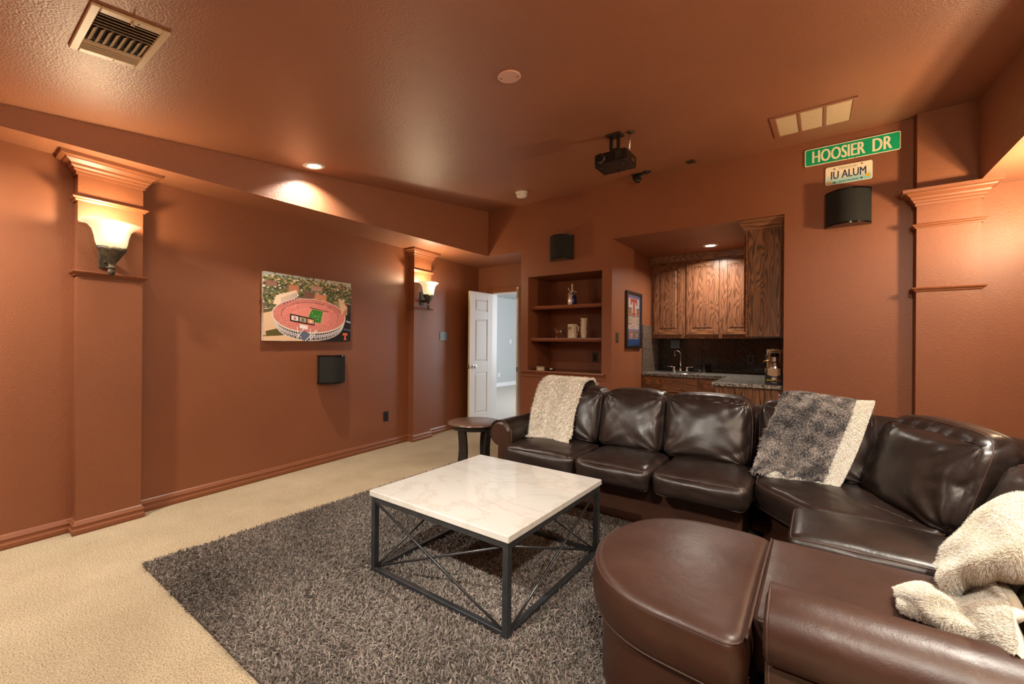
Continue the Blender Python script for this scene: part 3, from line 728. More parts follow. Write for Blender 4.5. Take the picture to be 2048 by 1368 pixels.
# ------------------------------------------------------------------ sectional sofa
sofa = thing('sectional_sofa', 'dark brown leather sectional sofa with rounded chaise and rolled arms', 'sofa', (0, 0, 0))
# base of the straight run, corner and right run
bm = BM(); box(bm, -2.10, -.37, 2.885, 3.60, .03, .325, .012, 2); ob('base', bm, 'leatherside', sofa)
bm = BM(); prism(bm, [(-.27, 3.02), (.06, 2.68), (.06, 2.20), (.80, 2.20), (.80, 3.5), (-.27, 3.6)], .03, .31); ob('corner_base', bm, 'leatherside', sofa)
bm = BM(); box(bm, .02, .80, 1.44, 2.19, .03, .31, .012); ob('chaise_seat_base', bm, 'leatherside', sofa)
for x, y in ((-.41, 2.93), (-.23, 3.03), (-2.03, 2.93)):
    bm = BM(); box(bm, x - .025, x + .025, y, y + .05, 0.001, .035, .004); ob('foot', bm, 'espresso', sofa)
# left arm: scroll profile in x,z extruded back
def scroll(r, waist, inner, zc, zb, s=1):
    p = [(inner, zb), (inner, zc + r * .35)]
    for k in range(15):
        a = math.radians(22 + k * 17); p.append((-r + inner - .012 + (r + .006) * math.cos(a) + .006, zc + r * math.sin(a)))
    p += [(waist, zc - r * 1.05), (waist - .004, (zc + zb) / 2), (waist, zb)]
    return [(x * s, z) for x, z in p]
def arm(name, prof, axis, e0, e1, mat, front_mat):
    """rolled arm with puffed front panel; e0 is the front end"""
    o = None; P = np.array(prof); c = P.mean(axis=0); N = len(P); d = 1 if e1 > e0 else -1
    st = [(e0 + d * .012, .93), (e0 + d * .004, .965), (e0 + d * .0, .985), (e0 + d * .012, 1.0)] + [(e0 + d * .012 + (e1 - e0 - d * .012) * k / 10, 1.0) for k in range(1, 11)]
    V = []
    for e, s in st:
        q = c + (P - c) * s
        for a, z in q: V.append((a, e, z) if axis == 'y' else (e, a, z))
    F = [(k * N + i, k * N + (i + 1) % N, (k + 1) * N + (i + 1) % N, (k + 1) * N + i) for k in range(len(st) - 1) for i in range(N)]
    F += [tuple(range(N))[::-1], tuple((len(st) - 1) * N + i for i in range(N))]
    bm = BM(); vs = [bm.verts.new(v) for v in V]
    for f in F: bm.faces.new([vs[i] for i in f]).smooth = True
    o = ob(name, bm, mat, sofa, angle=50)
    bm = BM(); q = c + (P - c) * 1.0
    tube(bm, [((a, e0 + d * .004, z) if axis == 'y' else (e0 + d * .004, a, z)) for a, z in q], .0030, 6, closed=True); ob('piping', bm, 'piping', o, smooth=True)
    bm = BM(); q = c + (P - c) * .93; q2 = c + (P - c) * .80
    A = [bm.verts.new((a, e0 + d * .010, z) if axis == 'y' else (e0 + d * .010, a, z)) for a, z in q]
    B = [bm.verts.new((a, e0 - d * .006, z) if axis == 'y' else (e0 - d * .006, a, z)) for a, z in q2]
    for i in range(N): bm.faces.new([A[i], A[(i + 1) % N], B[(i + 1) % N], B[i]])
    bm.faces.new(B); ob('front_panel', bm, front_mat, o)
    return o
lp = [(x - 2.02, z) for x, z in scroll(.105, -.125, 0.0, .520, .03)]
arm('arm', lp, 'y', 2.80, 3.66, 'leather', 'leatherside')
# right arm runs along X; profile in (y,z): inner side faces +Y
rp = [(-(x) * -1 + 1.455, z) for x, z in scroll(.098, -.135, 0.0, .512, .03)]
arm('arm', rp, 'x', -.108, .95, 'leather2', 'leather2')
# back frame swept round the corner
path = [(-2.06, 3.44), (-.05, 3.44)] + [(-.05 + .80 * math.sin(t), 2.64 + .80 * math.cos(t)) for t in np.linspace(.12, PI / 2 - .12, 12)] + [(.75, 2.6), (.75, 1.30)]
bm = BM(); sweep(bm, path, [(0, .03), (-.0, .60), (-.03, .74), (-.07, .80), (-.13, .825), (-.19, .79), (-.21, .70), (-.21, .03)], side=1); ob('back_frame', bm, 'leather', sofa, angle=50)
# seats
SEATS = [(-2.015, -1.405), (-1.395, -.865), (-.855, -.315)]
for k, (a, b) in enumerate(SEATS):
    cushion('seat_cushion', ((b - a) / 2 - .004, .27, .078), .045, 'leather', sofa, ((a + b) / 2, 2.94, .388), 0, top=.028, front=.020, folds=.016, seed=21 + k, gather=.005, pipe=('top', 'bottom'), bulge_side=.004)
BACKS = [(-2.03, -1.43), (-1.43, -.93), (-.93, -.365)]
for k, (a, b) in enumerate(BACKS):
    cushion('back_cushion', ((b - a) / 2 - .004, .125, .218), .062, 'leather', sofa, ((a + b) / 2, 3.245, .668), 0, top=.022, front=.045, lean=.30, folds=.022, seed=31 + k, pipe=('mid',), n=46, gather=.010, bulge_side=.010)
# corner wedge seat
wedge = [(-.315, 2.90), (-.29, 2.83), (-.06, 2.56), (.03, 2.55), (.44, 2.55), (.46, 2.62), (.24, 3.14), (.16, 3.17), (-.24, 3.17), (-.30, 3.13)]
poly_cushion('corner_seat_cushion', chaikin(wedge, 2), .305, .462, .042, .022, 'leather', sofa, folds=.010, seed=5)
cushion('back_cushion', (.295, .11, .218), .062, 'leather', sofa, (-.025, 3.235, .665), 0, top=.022, front=.03, lean=.30, folds=.022, seed=41, pipe=('mid',), n=46, gather=.010)
cushion('back_cushion', (.335, .11, .225), .09, 'leather', sofa, (.38, 2.88, .650), math.radians(-66), top=.025, front=.05, lean=.34, folds=.026, seed=42, pipe=('mid',), n=46, gather=.012)
cushion('back_cushion', (.30, .11, .225), .09, 'leather', sofa, (.58, 2.20, .635), math.radians(-90), top=.025, front=.05, lean=.30, folds=.022, seed=43, pipe=('mid',), n=46, gather=.012)
cushion('back_cushion', (.26, .11, .225), .09, 'leather', sofa, (.62, 1.60, .635), math.radians(-90), top=.025, front=.04, lean=.25, folds=.014, seed=44, pipe=('mid',), n=40, gather=.010)
# right seat and chaise
cushion('seat_cushion', (.285, .212, .078), .045, 'leather', sofa, (.175, 2.325, .396), 0, top=.020, folds=.012, seed=51, pipe=('top', 'bottom'))
ch = [(-.155, 2.085)] + [(-.36 + .375 * math.cos(t) * (1.0), 1.705 + .40 * math.sin(t)) for t in np.linspace(math.radians(96), math.radians(264), 22)] + [(-.155, 1.300)]
arc = lambda cx, cy, r, a0, a1: [(cx + r * math.cos(t), cy + r * math.sin(t)) for t in np.linspace(math.radians(a0), math.radians(a1), 7)]
ch = arc(-.216, 2.053, .056, 0, 80) + [(-.25, 2.115)] + [(-.345 - .395 * math.sin(t) ** .9, 1.71 + .405 * math.cos(t)) for t in np.linspace(.12, PI - .12, 24)] + [(-.25, 1.295)] + arc(-.216, 1.347, .056, -80, 0)
poly_cushion('chaise_cushion', ch, .285, .452, .036, .022, 'leather2', sofa, folds=.0012, seed=8, N=120, side_mat='leatherside')
poly_cushion('chaise_seat', [(-.158, 2.10), (-.158, 1.46), (.46, 1.46), (.46, 2.10)], .285, .450, .012, .012, 'leather2', sofa, folds=.004, seed=9, pipe=False)
bm = BM(); tube(bm, [(-.158, y, .4545 + .010 * (1 - ((y - 1.7) / .4) ** 2)) for y in np.linspace(1.33, 2.075, 16)], .004, 6); ob('seam', bm, 'piping', sofa, smooth=True)
cb = [(x * 1.0 + .03 * (1 if x < -.2 else 0), 1.71 + (y - 1.71) * .92) for x, y in ch]
bm = BM(); q = resample(chaikin(cb, 1), 72); prism(bm, [tuple(p) for p in q], .025, .287); ob('chaise_base', bm, 'leatherside', sofa, angle=40)
for x, y, z in ((-.338, 3.0, .30), (-.325, 3.10, .40)):
    bm = BM(); box(bm, x - .004, x + .032, y, y + .03, z, z + .028, .003); ob('joining_strap', bm, 'nylon', sofa)

# ------------------------------------------------------------------ throws
def throw_rows(xs0, xs1, rows):
    """rows of (y, z) along the drape; x from xs0(row) to xs1(row)"""
    return [[(a + (b - a) * s, y, z) for s in np.linspace(0, 1, 7)] for (y, z), a, b in zip(rows, xs0, xs1)]
# cream sherpa throw over the left back cushion
rows = [(3.62, .62), (3.60, .80), (3.52, .915), (3.40, .955), (3.27, .925), (3.18, .80), (3.10, .68), (3.045, .56), (3.00, .497), (2.975, .489)]
a = [-2.08, -2.09, -2.11, -2.10, -2.08, -2.06, -2.045, -2.03, -2.02, -2.02]; b = [-1.62, -1.62, -1.615, -1.60, -1.605, -1.61, -1.61, -1.60, -1.585, -1.58]
C = np.array(throw_rows(a, b, rows)); C[:, 0, 1] += .05; C[:, 0, 2] -= .02; C[5:8, 1, 1] -= .030; C[5:9, 2, 1] += .018; C[-1, 3, 2] += .012; C[-2:, 5, 1] -= .03; C[-2:, 6, 1] -= .045; C[3:5, 0, 2] -= .03
G = catmull(C, 90, 60); nf = -1 if normals(G)[45, 30, 1] > 0 else 1
th = thing('sherpa_throw', 'cream sherpa throw draped over the left end of the sofa back', 'blanket', (0, 0, 0))
sheet('cloth', G, 'cloth_beige', th, .012, nf)
P, Nn, U, Vv, u, v, g = sample(G, 30000, 61, nf); n = len(P)
zig = np.sign(np.sin(2 * PI * (v * 2.0 + .12))); ph = (u * 26 + np.abs((v * 4.0 + .48) % 2 - 1) * 3.4 + .25 * wav(np.c_[u, v], 3, 30)) % 1
D = Nn * .42 + U * .75 + Vv * (.55 * zig)[:, None] + g.normal(0, .22, (n, 3))
C3 = np.array([.88, .835, .75])[None] * np.clip(.96 + .09 * g.normal(size=n) - .16 * (ph < .25), .5, 1.2)[:, None]  # chevron lines darkened: shade between the tufts put into their colour
blades('pile', P, D, g.uniform(.014, .024, n) * (.65 + .7 * ph), g.uniform(.0035, .0065, n), C3, 'fur', th, droop=.25, seed=3, curl=.45, tip=.25)
P, Nn, U, Vv, u, v, g = sample(G, 26000, 62, nf); n = len(P)
blades('under_pile', P, Nn + g.normal(0, .35, (n, 3)), g.uniform(.005, .009, n), g.uniform(.002, .004, n), np.array([.74, .69, .60])[None] * np.clip(1 + .1 * g.normal(size=n), .7, 1.2)[:, None], 'fur', th, droop=.2, seed=13)
# grey faux-fur throw with white border over the corner
prof = [(3.56, .66), (3.53, .80), (3.47, .90), (3.38, .943), (3.27, .932), (3.175, .855), (3.115, .745), (3.07, .63), (3.035, .53), (3.01, .482)]
xl = [-.17, -.17, -.17, -.175, -.19, -.225, -.265, -.30, -.325, -.335]; xr = [.265, .268, .27, .268, .255, .225, .19, .15, .11, .085]
rows = []
for (y, z), x0, x1 in zip(prof, xl, xr):
    rows.append([np.array([x0 + (x1 - x0) * s, y - .035 * s - .010 * math.sin(5 * s + 4 * z), z + .006 * math.sin(7 * s) - .02 * s]) for s in np.linspace(0, 1, 8)])
G = catmull(np.array(rows), 96, 80); nf = -1 if normals(G)[48, 40, 1] > 0 else 1
th = thing('faux_fur_throw', 'mottled grey faux fur throw with white border over the sofa corner', 'blanket', (0, 0, 0))
k = 64
sheet('cloth', G[:, :k + 1], 'cloth_grey', th, .012, nf)
P, Nn, U, Vv, u, v, g = sample(G[:, :k + 1], 48000, 71, nf); n = len(P)
mot = .6 * np.sin(2 * PI * (u * 6.5 + v * 2.6)) * np.sin(2 * PI * (u * 6.5 - v * 2.6) + 1.2 * wav(np.c_[u, v], 14, 6)) + .75 * wav(np.c_[u * 1.7, v], 10, 24, 6)
f = np.clip(.5 + .42 * mot + .22 * g.normal(size=n), 0, 1)[:, None]
C3 = np.array([.060, .058, .064]) * (1 - f) + np.array([.50, .45, .415]) * f
D = Nn * .75 + U * (.5 + .5 * np.sin(9 * v * PI))[:, None] + Vv * (.6 * np.cos(7 * u * PI))[:, None] + g.normal(0, .35, (n, 3))
blades('pile', P, D, g.uniform(.014, .026, n), g.uniform(.0025, .0050, n), C3, 'fur', th, droop=.35, seed=4, curl=.5)
Gb = G[:, k:].copy(); Gb[:, :, 1] -= .006
bo = sheet('border', Gb, 'cloth_white', th, .014, nf); bo['label'] = 'white plush border'
P, Nn, U, Vv, u, v, g = sample(Gb, 16000, 72, nf); n = len(P)
blades('border_pile', P, Nn + U * .5 + g.normal(0, .3, (n, 3)), g.uniform(.006, .010, n), g.uniform(.0016, .003, n), np.array([.90, .88, .82])[None] * np.clip(1 + .06 * g.normal(size=n), .8, 1.2)[:, None], 'fur', th, droop=.2, seed=5)
hm = [[G[-1 - r, c] + np.array([0, -.014 - .006 * math.sin(c * .4), -.010 + .012 * math.sin(c * .33) - (.014 if r == 0 else 0)]) for c in range(14, 80, 3)] for r in (6, 3, 0)]
Gh = catmull(np.array(hm), 8, 60); hb = sheet('folded_hem', Gh, 'cloth_white', th, .012, nf); hb['label'] = 'white plush hem'
P, Nn, U, Vv, u, v, g = sample(Gh, 6000, 73, nf); n = len(P)
blades('hem_pile', P, Nn + g.normal(0, .35, (n, 3)), g.uniform(.006, .010, n), g.uniform(.0016, .003, n), np.array([.90, .88, .82])[None] * np.clip(1 + .06 * g.normal(size=n), .8, 1.2)[:, None], 'fur', th, droop=.2, seed=6)
# white plush blanket heaped on the right run
UP = [[(0.699, 2.605, 0.740), (0.538, 2.314, 0.700), (0.434, 2.173, 0.630), (0.359, 2.079, 0.560), (0.329, 2.044, 0.510)],
 [(0.640, 2.260, 0.790), (0.490, 2.070, 0.745), (0.410, 1.990, 0.670), (0.348, 1.950, 0.595), (0.315, 1.935, 0.540)],
 [(0.523, 1.912, 0.800), (0.431, 1.810, 0.760), (0.376, 1.804, 0.690), (0.332, 1.819, 0.620), (0.300, 1.829, 0.560)],
 [(0.445, 1.611, 0.800), (0.385, 1.580, 0.770), (0.348, 1.625, 0.710), (0.319, 1.692, 0.640), (0.292, 1.739, 0.575)],
 [(0.427, 1.546, 0.760), (0.385, 1.564, 0.730), (0.357, 1.626, 0.680), (0.332, 1.706, 0.610), (0.299, 1.714, 0.560)],
 [(0.442, 1.614, 0.700), (0.406, 1.650, 0.670), (0.383, 1.721, 0.620), (0.344, 1.741, 0.570), (0.314, 1.743, 0.530)],
 [(0.480, 1.700, 0.680), (0.440, 1.720, 0.650), (0.410, 1.770, 0.600), (0.370, 1.790, 0.550), (0.335, 1.790, 0.510)]]
LO = [[(0.198, 1.812, 0.490), (0.262, 1.861, 0.510), (0.303, 1.797, 0.530), (0.336, 1.754, 0.540), (0.367, 1.737, 0.580), (0.389, 1.728, 0.630)],
 [(0.197, 1.750, 0.500), (0.237, 1.681, 0.550), (0.276, 1.636, 0.575), (0.323, 1.660, 0.560), (0.353, 1.627, 0.600), (0.375, 1.589, 0.645)],
 [(0.200, 1.732, 0.495), (0.234, 1.620, 0.550), (0.274, 1.597, 0.560), (0.317, 1.583, 0.570), (0.343, 1.524, 0.610), (0.360, 1.470, 0.650)],
 [(0.201, 1.706, 0.490), (0.238, 1.613, 0.530), (0.270, 1.547, 0.555), (0.305, 1.500, 0.575), (0.327, 1.434, 0.610), (0.348, 1.388, 0.640)],
 [(0.204, 1.704, 0.480), (0.246, 1.635, 0.500), (0.279, 1.571, 0.520), (0.309, 1.498, 0.550), (0.330, 1.412, 0.590), (0.345, 1.348, 0.615)]]
th = thing('plush_blanket', 'thick white plush blanket heaped on the chaise side of the sofa', 'blanket', (0, 0, 0))
for nm, ctrl, cnt, sd in (('upper_fold', UP, 90000, 81), ('lower_fold', LO, 50000, 82)):
    G = catmull(np.array(ctrl), 100, 90); nf = -1 if normals(G)[40, 45, 2] < 0 else 1
    uu, vv = np.meshgrid(np.linspace(0, 1, 100), np.linspace(0, 1, 90), indexing='ij')
    if nm == 'upper_fold': fold = .008 * np.sin(10 * uu + 3 * vv) + .003 * np.sin(19 * vv + 6 * uu + 2 * np.sin(5 * uu))
    else: fold = .011 * (np.abs(np.sin(7 * vv - 2.5 * uu + .5)) - .6) * np.clip(uu * 4 + .2, 0, 1) + .003 * np.sin(12 * uu - 5 * vv)
    G = G + normals(G, nf) * fold[..., None]
    fo = sheet(nm, G, 'cloth_white', th, .022, nf)
    P, Nn, U, Vv, u, v, g = sample(G, cnt, sd, nf); n = len(P)
    f = np.clip(.5 + .35 * wav(np.c_[u, v], 12, 12) + .2 * g.normal(size=n), 0, 1)[:, None]
    C3 = np.array([.80, .75, .63]) * (1 - f) + np.array([.88, .86, .80]) * f
    blades('pile', P, Nn * 1.0 + U * .35 + g.normal(0, .30, (n, 3)), g.uniform(.007, .012, n), g.uniform(.0011, .0020, n), C3, 'fur', fo, droop=.3, seed=7 + sd, curl=.45)
pl_ = thing('olive_cushion', 'olive scatter cushion half hidden under the white blanket by the arm', 'cushion', (.475, 1.62, .555))
cushion('cover', (.05, .12, .09), .045, 'pillow', pl_, (0, 0, 0), 0, top=.01, folds=.004, seed=91, pipe=())

# ------------------------------------------------------------------ panelled doors
def panel_leaf(t, w, h, th, cols, rows, stile_mat, rail_mat, panel_mat, both=False, bev=.006):
    """framed leaf in local x (0..w), z (0..h), front face at y=0; cols / rows: openings [(a,b)]"""
    xs = [0] + [v for c in cols for v in c] + [w]
    for a, b in zip(xs[0::2], xs[1::2]): bm = BM(); box(bm, a, b, 0, th, 0, h, .0025, 1); ob('stile', bm, stile_mat, t)
    zs = [0] + [v for c in rows for v in c] + [h]
    for (x0, x1) in cols:
        for a, b in zip(zs[0::2], zs[1::2]): bm = BM(); box(bm, x0, x1, .0003, th - .0003, a, b, .002, 1); ob('rail', bm, rail_mat, t)
    for (x0, x1) in cols:
        for (z0, z1) in rows:
            bm = BM(); box(bm, x0, x1, .012, th - .012, z0, z1)
            for sg in ((1,) if not both else (1, -1)):
                yb = .012 if sg > 0 else th - .012; yt = .0015 if sg > 0 else th - .0015; m = min(.030, (x1 - x0) * .2)
                lo = [(x0 + .008, yb, z0 + .008), (x1 - .008, yb, z0 + .008), (x1 - .008, yb, z1 - .008), (x0 + .008, yb, z1 - .008)]
                hi = [(x0 + m, yt, z0 + m), (x1 - m, yt, z0 + m), (x1 - m, yt, z1 - m), (x0 + m, yt, z1 - m)]
                L = [bm.verts.new(p) for p in lo]; Hh = [bm.verts.new(p) for p in hi]
                for i in range(4): bm.faces.new([L[i], L[(i + 1) % 4], Hh[(i + 1) % 4], Hh[i]])
                bm.faces.new(Hh)
            ob('raised_panel', bm, panel_mat, t)
def knob(t, x, z, th):
    for sg, y0 in ((-1, 0), (1, th)):
        bm = BM(); pts = [(.030, 0), (.030, .006), (.012, .010), (.011, .030), (.022, .036), (.029, .048), (.027, .060), (.012, .066)]
        tmp = bmesh.new(); lathe(tmp, pts, 20); merge(bm, tmp, 0, Matrix.Translation((x, y0, z)) @ Matrix.Rotation(-sg * PI / 2, 4, 'X'))
        ob('door_knob', bm, 'chrome', t, angle=40)
LW = .498
rows = [(.22, .92), (1.07, 1.66), (1.77, 1.93)]
rows = [(.20, .80), (.97, 1.60), (1.72, 1.90)]
for i, (hx, fx, fy, lab) in enumerate([(-4.150, -4.177, 4.70, 'open white panelled door with chrome knob beside the far pilaster'), (-3.166, -3.30, 4.715, 'open white door seen edge-on against the shelf wall corner')]):
    ang = math.atan2(fy - YD, fx - hx)
    t = thing('door_%d' % (i + 1), lab, 'door', (hx, YD - .004, .012), (0, 0, ang), 'pair of white double doors', 'structure')
    th = .035
    # local x runs from hinge to free edge; +y side depends on the leaf
    sub = bpy.data.objects.new('leaf', None); COL.objects.link(sub); sub.parent = t; sub.location = (0, -th if i == 1 else 0, 0)
    bm = BM(); box(bm, 0, LW, 0, th, 0, 2.005); bm.free()
    panel_leaf(sub, LW, 2.005, th, [(.115, LW - .115)], rows, 'white', 'white', 'white', True)
    bm = BM(); box(bm, LW + .0002, LW + .0012, .0015, th - .0015, .001, 2.004); ob('edge_face', bm, 'cream_edge', sub)
    bm = BM(); box(bm, LW + .0012, LW + .0030, .006, th - .006, .865, .925, .0008, 1); ob('latch_plate', bm, 'bronze', sub)
    if i == 0: knob(sub, LW - .065, .895, th)
    else:
        bm = BM(); box(bm, LW + .0012, LW + .0030, .006, th - .006, 1.85, 1.98, .0008, 1); ob('flush_bolt', bm, 'brass', sub)

# ------------------------------------------------------------------ wall plates
def plate(name, label, cat, loc, rz, w, h, col, kind, group=None):
    """local: x across, y outwards is -y, z up; origin plate centre on the wall"""
    t = thing(name, label, cat, loc, (0, 0, rz), group)
    bm = BM(); box(bm, -w / 2, w / 2, -.006, -.0005, -h / 2, h / 2, .0025, 2); ob('cover_plate', bm, col, t)
    if kind == 'outlet':
        for s in (-1, 1):
            bm = BM(); tmp = bmesh.new(); lathe(tmp, [(.0165, 0), (.0165, .002), (.015, .003)], 20); merge(bm, tmp, 0, Matrix.Translation((0, -.006, s * .0195)) @ Matrix.Rotation(PI / 2, 4, 'X'))
            for x in (-.006, .006): box(bm, x - .001, x + .001, -.0096, -.0088, s * .0195 - .002, s * .0195 + .006)
            ob('socket', bm, 'gap' if col == 'black' else col, t)
    elif kind.startswith('switch'):
        n = int(kind[-1])
        for k in range(n):
            x = (k - (n - 1) / 2) * .046; bm = BM(); box(bm, x - .0165, x + .0165, -.0095, -.006, -.033, .033, .0015, 1)
            bm.verts.ensure_lookup_table()
            for v in bm.verts:
                if v.co.z > 0 and v.co.y < -.008: v.co.y += .0025
            ob('rocker', bm, col, t)
    return t
plate('wall_outlet', 'black wall outlet low on the stadium wall before the far pilaster', 'outlet', (wl(3.29), 3.29, .365), PI / 2 + WANG, .075, .12, 'black', 'outlet')
plate('light_switch', 'grey three-gang light switch plate beside the open white door', 'light switch', (wl(4.35), 4.35, 1.35), PI / 2 + WANG, .165, .118, 'graypl', 'switch3')
plate('light_switch', 'narrow dark switch plate on the alcove side wall left of the framed T', 'light switch', (AX0, 4.71, 1.332), PI / 2, .074, .118, 'bronze', 'switch1')
plate('wall_outlet', 'black outlet at the back of the shelf niche', 'outlet', (-2.36, NY, 1.085), 0, .08, .125, 'black', 'outlet')
plate('wall_outlet', 'black outlet on the dark tiles near the growler carton', 'outlet', (-.722, AY - .014, 1.075), 0, .085, .13, 'black', 'outlet')
plate('light_switch', 'dark grey switch plate on the dark tiles above the sink', 'light switch', (-1.655, AY - .014, 1.262), 0, .12, .118, 'graypl', 'switch2')
plate('light_switch', 'white switch plate high on the grey wall beyond the doors', 'light switch', (-7.5, 10.33, 1.304), PI / 2, .075, .12, 'white', 'switch1')
plate('wall_outlet', 'white outlet low on the grey wall beyond the doors', 'outlet', (-7.5, 9.78, .335), PI / 2, .075, .12, 'white', 'outlet')

# ------------------------------------------------------------------ stadium canvas
cv = thing('stadium_canvas', 'canvas print of a packed football stadium from above on the left wall', 'picture', (wl(2.275), 2.275, 1.577), (0, 0, WANG))
CW, CH = .94, .628
bm = BM(); box(bm, .002, .036, -CW / 2, CW / 2, -CH / 2, CH / 2, .003, 1); ob('stretched_canvas', bm, 'white_pl', cv)
p = Print(); S = srgb; X = lambda u: -CW / 2 + u * CW; Z = lambda v: CH / 2 - v * CH
gq = random.Random(5)
p.rect(-CW / 2, -CH / 2, CW / 2, CH / 2, S(92, 92, 62)); p.layer += 1
p.rect(X(0), Z(.07), X(1), Z(0), S(190, 200, 190)); p.layer += 1
L = p.layer
for k in range(1700):      # town and trees behind and at the left
    u = gq.random(); v = .04 + gq.random() ** 1.2 * .5 if gq.random() < .6 else gq.random()
    if u > .3 and v > .55: continue
    far = 1 - v; s = .004 + .013 * v * gq.random() + .002
    c = gq.choice([(96, 104, 66), (74, 82, 50), (120, 118, 80), (58, 64, 42), (150, 130, 100), (170, 150, 125), (205, 195, 175), (132, 92, 70), (150, 128, 66), (100, 110, 84), (66, 74, 46), (84, 90, 58)])
    f = .75 + .5 * gq.random(); c = tuple(min(255, x * f * (1 + .25 * (v < .15))) for x in c)
    w2 = s * (1.2 + gq.random()); p.poly([(X(u) - w2, Z(v) - s), (X(u) + w2, Z(v) - s * .7), (X(u) + w2 * .8, Z(v) + s), (X(u) - w2 * .7, Z(v) + s)], S(*c), L + .0015 * k)
p.layer = L + 3
for (u0, v0, u1, v1, c) in ((.02, .12, .13, .2, (150, 110, 95)), (.25, .15, .36, .25, (186, 120, 90)), (.5, .12, .63, .2, (178, 138, 118)), (.42, .23, .56, .32, (120, 78, 66)), (.54, .25, .68, .33, (196, 130, 98)), (.62, .26, .68, .35, (206, 128, 88)), (.9, .36, 1, .58, (120, 70, 52)), (.93, .38, 1, .62, (52, 46, 40))):
    p.rect(X(u0), Z(v1), X(u1), Z(v0), S(*c))
p.poly([(X(.92), Z(.55)), (X(1), Z(.5)), (X(1), Z(1)), (X(.6), Z(1))], S(28, 26, 28)); p.poly([(X(.94), Z(.64)), (X(1), Z(.66)), (X(1), Z(.69)), (X(.94), Z(.67))], S(160, 175, 200)); p.poly([(X(.9), Z(.78)), (X(1), Z(.8)), (X(1), Z(.82)), (X(.9), Z(.80))], S(90, 95, 110))
p.poly([(X(0), Z(.6)), (X(.13), Z(.55)), (X(.25), Z(.85)), (X(.0), Z(.92))], S(222, 186, 150)); p.poly([(X(0), Z(.94)), (X(.35), Z(.9)), (X(.42), Z(1)), (X(0), Z(1))], S(228, 190, 155))
p.poly([(X(.02), Z(.86)), (X(.18), Z(.8)), (X(.22), Z(.9)), (X(.03), Z(.93))], S(92, 84, 44))
cx, cy, rx, ry = X(.505), Z(.60), .400, .168
def E(r, a, dy=0): return (cx + rx * r * math.cos(a), cy + ry * r * math.sin(a) + dy * .72)
# outer facade with struts
p.band(lambda a: E(1.0, a), lambda a: E(.90, a, -.135), PI, 2 * PI, S(74, 68, 70))
p.band(lambda a: E(.975, a, -.050), lambda a: E(.955, a, -.075), PI, 2 * PI, S(120, 115, 150))
L = p.layer + 1
for k in range(46):
    a = PI + PI * (k + .5) / 46; x0, y0 = E(1.0, a, -.005); x1, y1 = E(.905, a, -.133); p.line(x0, y0, x1, y1, .004, S(232, 226, 222), L)
    if k % 2 == 0 and k < 45:
        b = PI + PI * (k + 1.5) / 46; x0, y0 = E(.965, a, -.08); x1, y1 = E(.905, b, -.132); p.line(x0, y0, x1, y1, .003, S(215, 208, 205), L)
p.layer = L
for d0, d1 in ((0, -.012), (-.046, -.056), (-.074, -.082), (-.127, -.136)):
    r0 = 1.0 + (.095 * d0 / .135); r1 = 1.0 + (.095 * d1 / .135)
    p.band(lambda a: E(r0, a, d0), lambda a: E(r1, a, d1), PI, 2 * PI, S(238, 226, 214))
# press boxes
p.poly([(X(.09), Z(.46)), (X(.12), Z(.33)), (X(.33), Z(.22)), (X(.36), Z(.30)), (X(.2), Z(.48))], S(226, 200, 172)); L = p.layer + 1
for k in range(5): p.line(X(.17), Z(.42 - .02 * k + .03), X(.34), Z(.29 - .012 * k + .02), .004, S(150, 132, 128), L)
p.layer = L
# bowl
p.poly([E(1.0, a) for a in np.linspace(0, 2 * PI, 72)], S(232, 205, 190)); p.poly([E(.975, a) for a in np.linspace(0, 2 * PI, 72)], S(206, 124, 112)); p.poly([E(.78, a, .004) for a in np.linspace(0, 2 * PI, 72)], S(120, 64, 62)); p.poly([E(.765, a, -.002) for a in np.linspace(0, 2 * PI, 72)], S(212, 124, 112))
p.poly([E(.56, a, -.002) for a in np.linspace(0, 2 * PI, 60)], S(196, 112, 104)); p.poly([E(.545, a, -.005) for a in np.linspace(0, 2 * PI, 60)], S(218, 132, 120))
L = p.layer + 1
for k in range(1700):     # the crowd
    a = gq.random() * 2 * PI; r = .33 + .63 * math.sqrt(gq.random()); x, y = E(r, a); s = .0022
    c = gq.choice([(236, 160, 146), (190, 96, 88), (226, 140, 120), (176, 110, 120), (240, 190, 176), (204, 112, 92)]); p.rect(x - s, y - s, x + s, y + s, S(*c), L + .001 * k)
p.layer = L = L + 3
for k in range(30):
    a = math.radians(20 + k * 4.6); x0, y0 = E(.97, a); x1, y1 = E(.83, a); p.line(x0, y0, x1, y1, .003, S(120, 66, 66), L)
p.layer = L
for k in range(6): u = .2 + .03 * k; p.line(X(u), Z(.45 - .022 * k), X(u + .012), Z(.43 - .022 * k), .012, S(96, 82, 130), L)
p.poly([(X(.83), Z(.30)), (X(.86), Z(.28)), (X(.955), Z(.42)), (X(.95), Z(.55)), (X(.88), Z(.55))], S(216, 176, 140)); p.poly([(X(.90), Z(.5)), (X(.95), Z(.43)), (X(.955), Z(.53)), (X(.89), Z(.57))], S(180, 128, 100))
# field
p.poly([(X(.455), Z(.615)), (X(.50), Z(.485)), (X(.655), Z(.51)), (X(.62), Z(.72)), (X(.5), Z(.70))], S(214, 150, 116)); p.poly([(X(.47), Z(.61)), (X(.51), Z(.495)), (X(.64), Z(.52)), (X(.61), Z(.71)), (X(.5), Z(.69))], S(52, 122, 46)); L = p.layer + 1
for k in range(14): u = .50 + .11 * gq.random(); v = .53 + .13 * gq.random(); p.rect(X(u), Z(v), X(u + .008), Z(v - .006), S(205, 220, 190), L)
p.layer = L
p.poly([(X(.47), Z(.475)), (X(.5), Z(.468)), (X(.70), Z(.515)), (X(.70), Z(.525)), (X(.5), Z(.485))], S(70, 50, 46))
